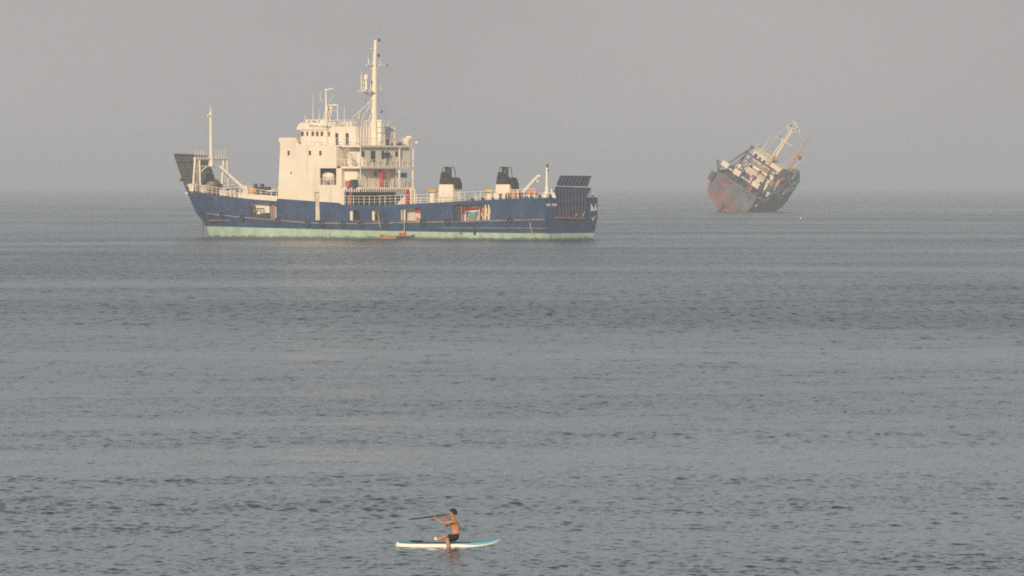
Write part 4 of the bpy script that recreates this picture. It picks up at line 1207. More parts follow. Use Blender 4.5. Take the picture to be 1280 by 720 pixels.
# deck machinery between the stern and the house
rg = random.Random(21)
for k in range(26):
    x = rg.uniform(3, 17); y = rg.uniform(-7.5, 7); h = rg.uniform(1, 4.5); w_ = rg.uniform(.4, 1.5)
    mn = rg.choice(['wreckgrey', 'wreckgrey', 'wreckdeck', 'dark', 'wreckwhite', 'redpale', 'wood', 'wreckgrey'])
    b = MB()
    if k % 3 == 0: b.lathe((x, y - w_, h * .5 - .5), [(1.1, 0), (1.1, .15), (.7, .16), (.7, w_ * 2), (1.1, w_ * 2 + .01), (1.1, w_ * 2 + .15)], 12, axis='y'); b.box(x - .8, x + .8, y - w_, y + w_, -1.08, h * .5 - 1)
    elif k % 3 == 1: b.box(x - w_, x + w_, y - w_ * .7, y + w_ * .7, -1.08, h - 1); b.box(x - w_ * .5, x + w_ * .4, y - w_ * .4, y + w_ * .4, h - .995, h - .3)
    else: b.tube((x, y, -1), (x + rg.uniform(-2, 2), y + rg.uniform(-2, 2), h), .22); b.tube((x + 1, y, -1), (x + rg.uniform(-1, 2), y + rg.uniform(-2, 2), h), .18); b.box(x - .5, x + 1.5, y - .5, y + .5, -1.08, -.4)
    b.build('winch' if k % 3 == 0 else 'deck_box' if k % 3 == 1 else 'deck_strut', M[mn], wk)
b = MB(); b.ball((8, 4.8, 4.2), (.9, .9, 1.1), 10, 7); b.tube((8, 4.8, -.8), (8, 4.8, 3.5), .3); b.build('deck_float', M['wreckwhite'], wk)
# superstructure
b = MB()
b.box(17, 34, -7.6, 7.0, -1.08, 3.2); b.box(18.5, 33, -6.6, 6.4, 3.205, 6.6)
b.build('deckhouse', M['wreckwhite'], wk)
b = MB(); b.box(19.5, 29, -1.4, 5.8, 6.605, 10.6); b.box(19.0, 29.6, -1.8, 6.2, 10.605, 10.95); b.build('wheelhouse', M['wreckwhite'], wk)
b = MB(); b.box(20, 30, -6.8, -2.3, 6.605, 10.0); b.box(19.8, 30.2, -7.0, -2.1, 10.005, 10.3); b.build('funnel_casing', M['wreckwhite'], wk)
b = MB(); b.box(19.3, 20.2, -2.2, -1.5, 6.605, 13.5); b.box(19.4, 20, -1.5, -.4, 12.2, 12.5); b.build('exhaust_trunk', M['mustard'], wk)
for x, y, z, w_, h in ((16.95, 4.2, 1.2, 1.0, 1.5), (16.95, .8, 1.2, 1.2, 1.6), (16.95, -3.8, 1.2, 1.3, 2.0), (18.45, 3.6, 5.0, 1.0, 1.0), (18.45, -.6, 4.8, .9, 1.4), (18.45, -4.4, 5.0, 1.1, 1.1), (19.45, 4.4, 9.0, .8, 1.2), (19.45, 2.4, 9.0, .8, 1.2), (19.45, .4, 8.5, .9, 1.9), (19.95, -4.2, 8.0, .9, 1.2), (19.95, -5.4, 8.2, .5, .7)):
    b = MB(); b.box(x - .04, x + .06, y - w_ / 2 - .15, y + w_ / 2 + .15, z - h / 2 - .15, z + h / 2 + .15); o = b.build('window', M['wreckgrey'], wk)
    b = MB(); b.box(x - .09, x - .03, y - w_ / 2, y + w_ / 2, z - h / 2, z + h / 2); b.build('pane', M['glass'], o)
for z, x0_, x1_, y0_, y1_ in ((3.2, 17.1, 33.8, -7.5, 6.9), (6.6, 18.6, 32.8, -6.5, 6.3), (10.95, 19.2, 29.4, -1.7, 6.1)):
    b = MB(); b.rail([(x1_, y0_, z), (x0_, y0_, z), (x0_, y1_, z), (x1_, y1_, z)], h=1.3, gap=1.8, r=.10); b.build('railing', M['wreckwhite'], wk)
b = MB(); b.box(16.2, 18.4, -7.6, 7.0, 3.21, 3.6); b.box(17.6, 19.4, -6.6, 6.4, 6.61, 6.95); b.build('balcony', M['wreckwhite'], wk)
# lattice mast with a triangular head, mustard mast, antennas
b = MB()
mx = 30.0
pb, pt = [(mx + a, .6 + c, 10.9) for a, c in ((-.7, -.7), (-.7, .7), (.7, 0))], [(mx + a, .0 + c, 23.5) for a, c in ((-.3, -.35), (-.3, .35), (.3, 0))]
for p_, q_ in zip(pb, pt): b.tube(p_, q_, .26)
for i in range(9):
    for k in range(3):
        p_ = Vector(pb[k]).lerp(Vector(pt[k]), i / 9); q_ = Vector(pb[(k + 1) % 3]).lerp(Vector(pt[(k + 1) % 3]), (i + 1) / 9); b.tube(p_, q_, .13, n=4)
b.path([(mx, 0, 22), (mx, 2.6, 23.5), (mx, 1.4, 26.8), (mx, -2.6, 24.9), (mx, 0, 22)], .11); b.path([(mx, 2.6, 23.5), (mx, -2.6, 24.9)], .12); b.path([(mx, 1.4, 26.8), (mx, -4.8, 22.8)], .10)
b.path([(mx, 0, 22), (mx, 1.4, 26.8)], .07); b.path([(mx + 1, -4.4, 23), (mx + 6, -4.2, 14), (mx + 4, -3, 8)], .05); b.path([(mx, -4.8, 22.8), (40, -4.4, 20)], .05); b.path([(mx, 2.6, 23.5), (mx - 8, 5, 11)], .05); b.path([(mx, 4, 18.2), (mx, -3.8, 18.2)], .14); b.box(mx - .6, mx + .6, -1.2, 1.6, 17.9, 18.15); b.path([(mx, 3.8, 18), (mx - 4, 4, 11)], .07)
lm = b.build('lattice_mast', M['wreckwhite'], wk)
for y, z in ((1.3, 24.6), (-1.6, 24.9), (-.4, 23.2), (2.8, 18.6)):
    b = MB(); b.ball((mx, y, z), (.35, .35, .45), 8, 6); b.build('mast_lamp', M['dark'], lm)
b = MB(); b.tube((40, -4.2, -1), (40, -4.4, 22.5), .55, .32, 8); b.tube((40, -4.4, 22.5), (40, -4.4, 24.5), .1)
b.path([(40, -2.6, 13.5), (40, -6.2, 13.5)], .18); b.path([(40, -3.4, 18.5), (40, -5.6, 18.5)], .14); b.build('mustard_mast', M['mustard'], wk)
b = MB(); b.box(39.5, 40.6, -5.4, -4.8, 5, 9); b.box(39.6, 40.4, -6.3, -5.2, 13.7, 15); b.build('mast_gear', M['wreckgrey'], wk)
for p_, q_ in (((22, 4, 10.9), (22, 4.2, 18.5)), ((30, -6.5, 6.6), (34, -8.8, 16.5)), ((20, 6, 10.9), (20, 6.5, 14))):
    b = MB(); b.tube(p_, q_, .12, .05, 5); b.build('antenna', M['wreckwhite'], wk)
b = MB(); b.box(30, 33.5, -7.4, -4.6, 6.605, 8.4); b.box(29, 31, -8.0, -6.8, 3.7, 6.4); b.build('deck_locker', M['wreckgrey'], wk)
rg = random.Random(33)
for k in range(16):
    x = rg.uniform(17.5, 32); y = rg.uniform(-9, -3); z = rg.choice((-1.0, 3.6, 3.6, -1.0)); b = MB(); h = rg.uniform(.8, 2.8)
    b.box(x - .5, x + .5, y - .5, y + .5, z, z + h); b.tube((x, y, z + h), (x + rg.uniform(-1, 1), y + rg.uniform(-1.5, 1.5), z + h + rg.uniform(1, 3)), .13)
    b.build('deck_fitting', M[rg.choice(['wreckwhite', 'wreckgrey', 'mustard', 'redpale', 'wreckwhite'])], wk)
rg = random.Random(55)
for k in range(54):
    x = rg.uniform(11, 36); y = rg.uniform(-8.8, 5.5); z = rg.choice((-1.0, -1.0, 1.5, 3.3, 3.3, 6.7)); h = rg.uniform(.5, 2.2); w_ = rg.uniform(.25, .9)
    if z > 3 and not (17.5 < x < 33): z = -1.0
    b = MB()
    if k % 4 == 0: b.path([(x, y, z), (x, y, z + h), (x + rg.uniform(-2, 2), y + rg.uniform(-2, 2), z + h + rg.uniform(0, 1.5)), (x + rg.uniform(-1, 1), y - 2.4, z)], .12)
    elif k % 4 == 1: b.box(x - w_, x + w_, y - w_, y + w_, z, z + h * .7); b.tube((x, y, z + h * .7), (x, y, z + h * 1.5), .16)
    elif k % 4 == 2: b.rail([(x, y, z), (x + rg.uniform(1, 4), y + rg.uniform(-1, 1), z), (x + 2, y + 3, z)], h=1.2, gap=1.1, r=.09)
    else: b.lathe((x, y, z), [(w_ * .6, 0), (w_ * .6, h), (w_ * .9, h + .05), (w_ * .9, h + .5), (w_ * .3, h + .7)], 9)
    b.build(rg.choice(('deck_pipe', 'deck_box', 'deck_rail', 'deck_vent')), M[rg.choice(['wreckwhite', 'wreckwhite', 'wreckgrey', 'mustard', 'redpale', 'wreckgrey', 'wreckdeck', 'wood'])], wk)
b = MB(); b.box(30.5, 37, -5.5, 4.5, -1.0, 4.6); b.box(31, 35, -4.5, 2.0, 4.605, 7.2); b.build('deckhouse_extension', M['wreckwhite'], wk)
b = MB(); b.box(28, 33.4, -7.4, .5, 3.21, 5.9); b.build('deckhouse_extension', M['wreckwhite'], wk)
b = MB(); b.rail([(34, -9.0, -.2), (46, -8.8, .4), (54, -6.8, 1.0)], h=2.2, gap=2, r=.14); b.path([(36, -8, -1), (50, -6.6, 3.4)], .25); b.build('railing', M['wreckwhite'], wk)
b = MB(); b.path([(2, -9.9, -.6), (8, -9.9, -.6), (8, -9.95, -2.4), (13, -9.9, -1.2), (15, -9.9, -3.6)], .2); b.box(3.4, 4.6, -10.0, -9.7, -4.5, -3.3); b.build('side_fitting', M['wreckwhite'], wk)

# a small mooring float in front of the trawler
q = world_at(1001, 273.2); fb = empty('mooring_buoy', q); tag(fb, 'tiny white mooring buoy afloat below the bow of the listing trawler', 'buoy')
b = MB(); b.ball((0, 0, .1), (.30, .30, .28), 12, 8); b.build('float', M['bright'], fb, smooth=True)
b = MB(); b.torus((0, 0, .42), .10, .03, n=10, k=5); b.build('ring', M['chain'], fb)

# =========================================================================== PADDLER
SP = 149.8; PX = FOC / SP
SUP = Vector(((561 - 640) / PX, SP, 0))
def sup(px, py, y=0): return Vector(((px - 561) / PX, y, (683.0 - py) / PX))
bo = tag(empty('paddle_board', SUP), 'white inflatable paddle board with a blue deck and upturned nose', 'paddle board')
Lb = 3.08; xs0 = (495 - 561) / PX
n = 26
outl = []
for i in range(n + 1):
    t = i / n
    w = .40 * (1 - abs(2 * t - 1) ** 3.6 * .42)
    if t > .72: w *= math.sqrt(max(0, 1 - ((t - .72) / .285) ** 2.4))
    if t < .05: w *= (.86 + .14 * t / .05)
    z = -.035 + (.165 * ((t - .66) / .34) ** 1.8 if t > .66 else 0) + (.02 * ((.12 - t) / .12) if t < .12 else 0)
    outl.append((xs0 + Lb * t, w, z, .135 * (1 if t < .8 else 1 - .22 * (t - .8) / .2)))
b = MB(); dk = MB(); KK = 12
for x, w, z, h in outl:
    for k in range(KK):
        a = 2 * math.pi * k / KK
        cy, cz = math.cos(a), math.sin(a)
        rr_ = h / 2
        yy = (max(w - rr_, 0.0)) * (1 if cy > .01 else -1 if cy < -.01 else 0) + rr_ * cy * min(1, w / rr_)
        b.v.append((x, yy, z + rr_ + rr_ * cz))
for i in range(n):
    for k in range(KK): b.f.append([i * KK + k, i * KK + (k + 1) % KK, (i + 1) * KK + (k + 1) % KK, (i + 1) * KK + k]); b.m.append(0)
b.f.append(list(range(KK))); b.m.append(0); b.f.append(list(range(n * KK, (n + 1) * KK))); b.m.append(0)
b.build('shell', M['boardwhite'], bo, smooth=True)
for (x1, w1, z1, h1), (x2, w2, z2, h2) in zip(outl[:-1], outl[1:]):
    k1, k2 = [min(1, max(0, (x - (xs0 + Lb * .58)) / .6)) for x in (x1, x2)]      # the blue wraps over the rail towards the nose
    a1, a2 = max(w1 - h1 * .18 * (1 - k1) + .004 * k1, .01), max(w2 - h2 * .18 * (1 - k2) + .004 * k2, .005)
    l1, l2 = z1 + h1 - .004 - h1 * .42 * k1, z2 + h2 - .004 - h2 * .42 * k2
    dk.hexa([(x1, -a1, l1), (x2, -a2, l2), (x2, a2, l2), (x1, a1, l1)], [(x1, -a1 + .03 * k1, z1 + h1 + .006), (x2, -a2 + min(.03, a2) * k2, z2 + h2 + .006), (x2, a2 - min(.03, a2) * k2, z2 + h2 + .006), (x1, a1 - .03 * k1, z1 + h1 + .006)])
dk.build('deck_sheet', M['boardblue'], bo)
b = MB(); b.box(-.95, .62, -.25, .25, .1065, .115); b.build('deck_pad', M['pad'], bo)
b = MB(); 
for x in (.93, 1.18):
    b.path([(x, -.26, .125 + (x - .93) * .12), (x + .25, .26, .15 + (x - .93) * .15)], .012); b.path([(x, .26, .125 + (x - .93) * .12), (x + .25, -.26, .15 + (x - .93) * .15)], .012)
b.ball((xs0 + .06, -.2, .13), .02, 6, 5); b.build('bungee_cord', M['bright'], bo)
b = MB(); q = sup(520.5, 676, .12)
b.lathe((q.x - .17, q.y, .135), [(.015, 0), (.028, .04), (.03, .17), (.028, .3), (.015, .36)], 10, axis='x')
o = b.build('dry_bag', M['paddle'], None, smooth=True); o.location = SUP; tag(o, 'slim dark bag lying on the tail of the white paddle board', 'bag')

# ---- the person: one skinned body
per = tag(empty('person', SUP + Vector((0, 0, 0))), 'bare chested person in dark shorts sitting on the board and raising a paddle', 'person')
V_, E_, Rd = [], [], []
def jv(p, r):
    V_.append(tuple(p)); Rd.append(r if isinstance(r, tuple) else (r, r)); return len(V_) - 1
def je(a, c): E_.append((a, c))
def chain(start, pts):
    prev = start
    for p, r in pts:
        i = jv(p, r); je(prev, i); prev = i
    return prev
pel = jv(sup(570.2, 671.2), (.125, .15))
wai = chain(pel, [(sup(569.6, 665.5), (.10, .135)), (sup(569.0, 660), (.105, .145)), (sup(568.0, 655), (.115, .165)), (sup(567.6, 651.8), (.095, .14))])
nk = chain(wai, [(sup(567.0, 649.6), (.065, .07)), (sup(566.2, 647.4), (.055, .055)), (sup(565.5, 645.0), (.078, .070)), (sup(565.6, 641.4), (.104, .084)), (sup(566.0, 638.8), (.08, .07))])
# near (left) arm, straight out to the shaft
H1 = sup(541.3, 645.4, -.08); H2 = sup(556.6, 643.8, .08)
s1 = chain(wai, [(sup(566.6, 651.6, -.15), .062), (sup(565.0, 652.2, -.19), .052)])
e1 = chain(s1, [(sup(560, 652.9, -.20), .045), (sup(554.2, 653.4, -.19), .038), (sup(549.5, 651, -.16), .038), (sup(544.0, 647.6, -.12), .027), (H1 + Vector((.02, 0, -.018)), (.034, .022))])
s2 = chain(wai, [(sup(566.4, 651.6, .15), .062), (sup(565, 653, .18), .052)])
e2 = chain(s2, [(sup(561.5, 655.5, .19), .045), (sup(558.2, 658.4, .18), .039), (sup(557.4, 653.5, .16), .038), (sup(556.9, 647, .12), .027), (H2 + Vector((.006, 0, -.026)), (.034, .022))])
# near leg astride the board, far leg stretched forward
l1 = chain(pel, [(sup(569.0, 672.2, -.14), .092), (sup(563.5, 672.6, -.28), .085), (sup(558.8, 672.9, -.41), .070), (sup(559.8, 676.5, -.46), .066), (sup(560.6, 681, -.48), .062), (sup(561.8, 685.0, -.49), .042), (sup(564.5, 684.6, -.49), .036), (sup(569.0, 683.6, -.49), .030), (sup(574.0, 683.4, -.49), .022)])
l2 = chain(pel, [(sup(568.5, 672.4, .13), .09), (sup(562.5, 672.0, .18), .078), (sup(556.8, 672.0, .2), .060), (sup(552, 673.4, .16), .052), (sup(547.5, 675.0, .14), .036), (sup(545.3, 675.2, .14), .034), (sup(543.9, 673.1, .14), .028)])
me = bpy.data.meshes.new('body'); me.from_pydata(V_, E_, [])
bod = bpy.data.objects.new('body', me); COL.objects.link(bod)
sk = bod.modifiers.new('skin', 'SKIN'); sk.use_smooth_shade = True
for i, d in enumerate(me.skin_vertices[0].data):
    d.radius = Rd[i]; d.use_root = (i == pel)
ss = bod.modifiers.new('sub', 'SUBSURF'); ss.levels = 2; ss.render_levels = 2
bake(bod)


def skin_chain(pts, rs, lv=1):
    me = bpy.data.meshes.new('finger'); me.from_pydata([tuple(p) for p in pts], [(i, i + 1) for i in range(len(pts) - 1)], [])
    o = bpy.data.objects.new('finger', me); COL.objects.link(o)
    m_ = o.modifiers.new('skin', 'SKIN'); m_.use_smooth_shade = True
    for i, d in enumerate(me.skin_vertices[0].data): d.radius = (rs[i], rs[i]); d.use_root = i == 0
    s_ = o.modifiers.new('sub', 'SUBSURF'); s_.levels = lv; s_.render_levels = lv
    bake(o); return o


pieces = []
ax = (H2 - H1).normalized()                     # along the paddle shaft
for H, wrist in ((H1, sup(544.0, 647.6, -.12)), (H2, sup(556.9, 647, .12))):
    toward = (wrist - H); toward -= ax * toward.dot(ax); toward.normalize()
    side = ax.cross(toward)
    for k, (off, ln) in enumerate(((-.033, .92), (-.011, 1.05), (.011, 1.0), (.033, .8))):
        c = H + ax * off; r_ = .024 * ln
        pts = [c + toward * .022 + side * .012]
        for a in (20, 75, 130, 185, 235):
            pts.append(c + (toward * math.cos(R(a)) + side * math.sin(R(a))) * r_)
        pieces.append(skin_chain(pts, [.010, .0095, .009, .0085, .008, .007]))
    c = H + ax * .03
    pts = [c + toward * .035 - side * .008, c + toward * .012 - side * .026 + ax * .012, c - toward * .014 - side * .020 + ax * .020, c - toward * .024 - side * .002 + ax * .02]
    pieces.append(skin_chain(pts, [.012, .011, .010, .008]))
# toes of the near foot and nose, ears, brow on the head joined to the body
hd = MB()
hc = sup(565.7, 642.0)
hd.ball(hc + Vector((-.100, 0, -.018)), (.022, .014, .020), 8, 6)            # nose
hd.ball(hc + Vector((-.095, 0, .0)), (.012, .011, .03), 8, 6)
hd.ball(hc + Vector((-.070, 0, -.085)), (.030, .034, .026), 10, 7)           # chin
hd.ball(hc + Vector((-.082, 0, .022)), (.018, .052, .011), 10, 6)            # brow
for s_ in (1, -1): hd.ball(hc + Vector((.004, s_ * .079, -.02)), (.022, .010, .032), 8, 6)   # ears
pieces.append(hd.build('head_detail', M['skin'], None, smooth=True))
bmj = bmesh.new(); bmj.from_mesh(bod.data)
for o in pieces:
    bmj.from_mesh(o.data)
nm = bpy.data.meshes.new('body'); bmj.to_mesh(nm); bmj.free()
for o in pieces: bpy.data.objects.remove(o, do_unlink=True)
nm.materials.clear(); nm.materials.append(M['skin'])
nm.polygons.foreach_set('use_smooth', [True] * len(nm.polygons)); nm.polygons.foreach_set('material_index', [0] * len(nm.polygons))
bod.data = nm; bod.parent = per
# face
for s_ in (1, -1):
    b = MB(); b.ball(hc + Vector((-.088, s_ * .031, .002)), (.009, .012, .008), 8, 6); b.build('eye', M['eye'], per)
b = MB(); b.ball(hc + Vector((-.094, 0, -.055)), (.010, .024, .007), 8, 6); b.build('mouth', M['lip'], per)
# hair: a tousled cap
b = MB(); rg = random.Random(2); kk, nn = 12, 20
hcap = hc + Vector((.012, 0, .028))
for j in range(kk + 1):
    a = math.pi / 2 - (math.pi * .64) * j / kk
    for i in range(nn):
        t = 2 * math.pi * i / nn
        low = 1.0
        fr_ = -math.cos(t)                # 1 in front of the face
        aa = a if fr_ < .1 else max(a, -.05 + .62 * min(1, (fr_ - .1) / .5))
        r_ = 1 + rg.uniform(-.05, .09) + .05 * math.sin(5 * t)
        b.v.append(hcap + Vector((math.cos(aa) * math.cos(t) * .126 * r_, math.cos(aa) * math.sin(t) * .100 * r_, math.sin(aa) * .112 * r_)))
for j in range(kk):
    for i in range(nn): b.f.append([j * nn + i, j * nn + (i + 1) % nn, (j + 1) * nn + (i + 1) % nn, (j + 1) * nn + i]); b.m.append(0)
b.f.append(list(range(nn))); b.m.append(0); b.f.append(list(range(kk * nn, (kk + 1) * nn))); b.m.append(0)
b.v = [tuple(v) for v in b.v]
b.build('hair', M['hair'], per)
# shorts
V2, E2, R2 = [], [], []
def sv(p, r): V2.append(tuple(p)); R2.append(r); return len(V2) - 1
a0 = sv(sup(570.4, 671.0), (.148, .175)); a1 = sv(sup(569.8, 666.2), (.118, .150)); E2.append((a0, a1))
for pts in (((sup(569.0, 672.0, -.14), .112), (sup(564.5, 672.3, -.26), .107), (sup(560.4, 672.5, -.37), .095), (sup(558.9, 672.8, -.41), .086)), ((sup(568.5, 672.2, .13), .11), (sup(563, 672, .18), .10), (sup(558.6, 672, .2), .085))):
    pr_ = a0
    for p_, r_ in pts:
        i = sv(p_, (r_, r_)); E2.append((pr_, i)); pr_ = i
me = bpy.data.meshes.new('shorts'); me.from_pydata(V2, E2, [])
sh = bpy.data.objects.new('shorts', me); COL.objects.link(sh)
sk = sh.modifiers.new('skin', 'SKIN'); sk.use_smooth_shade = True
for i, d in enumerate(me.skin_vertices[0].data): d.radius = R2[i]; d.use_root = i == 0
s_ = sh.modifiers.new('sub', 'SUBSURF'); s_.levels = 2; s_.render_levels = 2
bake(sh); sh.data.materials.clear(); sh.data.materials.append(M['shorts']); sh.parent = per
b = MB(); q = sup(544.2, 673.8, .14); mt_ = Matrix.Translation(q) @ Matrix.Rotation(R(18), 4, 'Y')
b.ball((0, 0, 0), (.036, .05, .062), 10, 8); b.v = [tuple(mt_ @ Vector(v)) for v in b.v]; b.ball(sup(546, 675.1, .14), (.045, .042, .03), 10, 7)
b.build('shoe', M['shoe'], per, smooth=True)

# paddle held in both hands
pd = tag(empty('paddle', SUP), 'black paddle held up level in front of the face by the sitting person', 'paddle')
pA_ = H2 + ax * .12; pB_ = H1 - ax * .28
b = MB(); b.tube(pB_, pA_, .022, n=10); b.build('shaft', M['paddle'], pd)
b = MB(); b.path([pA_ + Vector((0, -.05, 0)), pA_ + Vector((0, .05, 0))], .017, n=8); b.build('grip', M['paddle'], pd)
b = MB(); wdir = Vector((0.1, 1, 0.12)).normalized(); wdir -= ax * wdir.dot(ax); wdir.normalize(); nd = ax.cross(wdir)
prof = [(0, .018), (.07, .05), (.17, .085), (.32, .095), (.42, .08), (.48, .03)]
for u, w in prof:
    c = pB_ - ax * u
    b.v += [tuple(c + wdir * w), tuple(c + nd * .016), tuple(c - wdir * w), tuple(c - nd * .016)]
for i in range(len(prof) - 1):
    for k in range(4): b.f.append([i * 4 + k, i * 4 + (k + 1) % 4, (i + 1) * 4 + (k + 1) % 4, (i + 1) * 4 + k]); b.m.append(0)
b.f += [[0, 1, 2, 3], [len(b.v) - 4 + k for k in range(4)]]; b.m += [0, 0]
b.build('blade', M['paddle'], pd)

# =========================================================================== SEA
import numpy as np


def sea_material():
    m = bpy.data.materials.new('sea_water'); m.use_nodes = True; nt = m.node_tree; N = nt.nodes; L = nt.links
    b = N['Principled BSDF']
    b.inputs['Base Color'].default_value = (0.026, 0.040, 0.048, 1)
    b.inputs['IOR'].default_value = 1.333
    g = N.new('ShaderNodeNewGeometry')

    def noise(scale, detail, rough, st=(1, 1, 1), off=0.0):
        mp = N.new('ShaderNodeMapping'); mp.inputs['Scale'].default_value = st; mp.inputs['Location'].default_value = (off, off * 1.7, 0)
        mp.inputs['Rotation'].default_value = (0, 0, R(5))
        L.new(g.outputs['Position'], mp.inputs['Vector'])
        t = N.new('ShaderNodeTexNoise'); t.noise_dimensions = '2D'
        t.inputs['Scale'].default_value = scale; t.inputs['Detail'].default_value = detail; t.inputs['Roughness'].default_value = rough
        L.new(mp.outputs['Vector'], t.inputs['Vector']); return t

    def vec(op, a, c=None, scale=None):
        v = N.new('ShaderNodeVectorMath'); v.operation = op
        for i, s in enumerate((a, c)):
            if s is None: continue
            if hasattr(s, 'is_linked'): L.new(s, v.inputs[i])
            else: v.inputs[i].default_value = s
        if scale is not None:
            if hasattr(scale, 'is_linked'): L.new(scale, v.inputs['Scale'])
            else: v.inputs['Scale'].default_value = scale
        return v.outputs['Value'] if op == 'LENGTH' else v.outputs['Vector']

    def remap(v, a, c, d, e):
        mr = N.new('ShaderNodeMapRange'); mr.inputs['From Min'].default_value = a; mr.inputs['From Max'].default_value = c
        mr.inputs['To Min'].default_value = d; mr.inputs['To Max'].default_value = e
        L.new(v, mr.inputs['Value']); return mr.outputs['Result']
    dist = vec('LENGTH', vec('MULTIPLY', g.outputs['Position'], (1, 1, 0)))
    swell = noise(.16, 2, .5, (.45, 1, 1), 3.1)
    chop = noise(.80, 3, .62, (.5, 1, 1), 11.3)
    rip = noise(4.2, 3, .6, (.6, 1, 1), 27.7)
    band = noise(.012, 4, .62, (.42, 1, 1), 51.0)          # wind bands change how rough the surface is
    bandf = remap(band.outputs['Fac'], .36, .64, .55, 1.3)
    far = remap(dist, 170, 430, 0.0, 1.0)    # the modelled waves end here, finer slopes take over
    half_ = (.5, .5, .5)
    s0 = vec('SCALE', vec('SUBTRACT', swell.outputs['Color'], half_), scale=.16)
    s1 = vec('SCALE', vec('SUBTRACT', chop.outputs['Color'], half_), scale=.8)
    s2 = vec('SCALE', vec('SUBTRACT', rip.outputs['Color'], half_), scale=.85)
    grp = noise(1.1, 4, .66, (1, .19, 1), 71.9)            # groups of steeper waves, seen from afar as dark dashes
    s3 = vec('SCALE', vec('SUBTRACT', grp.outputs['Color'], half_), scale=1.15)
    s_ = vec('ADD', vec('SCALE', vec('ADD', vec('ADD', s0, s1), s3), scale=far), s2)
    s_ = vec('SCALE', s_, scale=bandf)
    fl = vec('MULTIPLY', s_, (1, 1, 0))
    L.new(vec('NORMALIZE', vec('ADD', fl, g.outputs['Normal'])), b.inputs['Normal'])
    rb = N.new('ShaderNodeMath'); rb.operation = 'MULTIPLY'
    L.new(remap(dist, 150, 400, .08, .255), rb.inputs[0]); L.new(remap(band.outputs['Fac'], .36, .64, .80, 1.13), rb.inputs[1])
    L.new(rb.outputs[0], b.inputs['Roughness'])
    return m


def wave_tile(size, n, lam0, lam1, slope, seed, spread=1.2, direction=math.pi / 2):
    """A periodic random sea: wavelengths lam0..lam1 with the given r.m.s. slope."""
    rng = np.random.default_rng(seed)
    k1 = np.fft.fftfreq(n, size / n) * 2 * math.pi
    kx, ky = np.meshgrid(k1, k1, indexing='xy')
    k = np.hypot(kx, ky); k[0, 0] = 1
    lam = 2 * math.pi / k
    th = np.arctan2(ky, kx)
    amp = np.where((lam > lam0) & (lam < lam1), k ** -2.0, 0) * np.abs(np.cos(th - direction)) ** spread
    F = amp * np.exp(2j * math.pi * rng.random((n, n)))
    h = np.real(np.fft.ifft2(F)); gy, gx = np.gradient(h, size / n)
    return h * slope / math.sqrt((gx ** 2 + gy ** 2).mean()), size, n


def wave_at(tile, x, y, rot):
    h, size, n = tile
    c, s = math.cos(rot), math.sin(rot)
    u = ((x * c + y * s) / size * n) % n; v = ((-x * s + y * c) / size * n) % n
    i, j = np.floor(u).astype(int) % n, np.floor(v).astype(int) % n
    fu, fv = u - np.floor(u), v - np.floor(v)
    i2, j2 = (i + 1) % n, (j + 1) % n
    return (h[j, i] * (1 - fu) + h[j, i2] * fu) * (1 - fv) + (h[j2, i] * (1 - fu) + h[j2, i2] * fu) * fv


WAVE_FADE0, WAVE_FADE1 = 240.0, 640.0
R_IN, R_OUT, A_W = 88.0, 640.0, R(8.5)


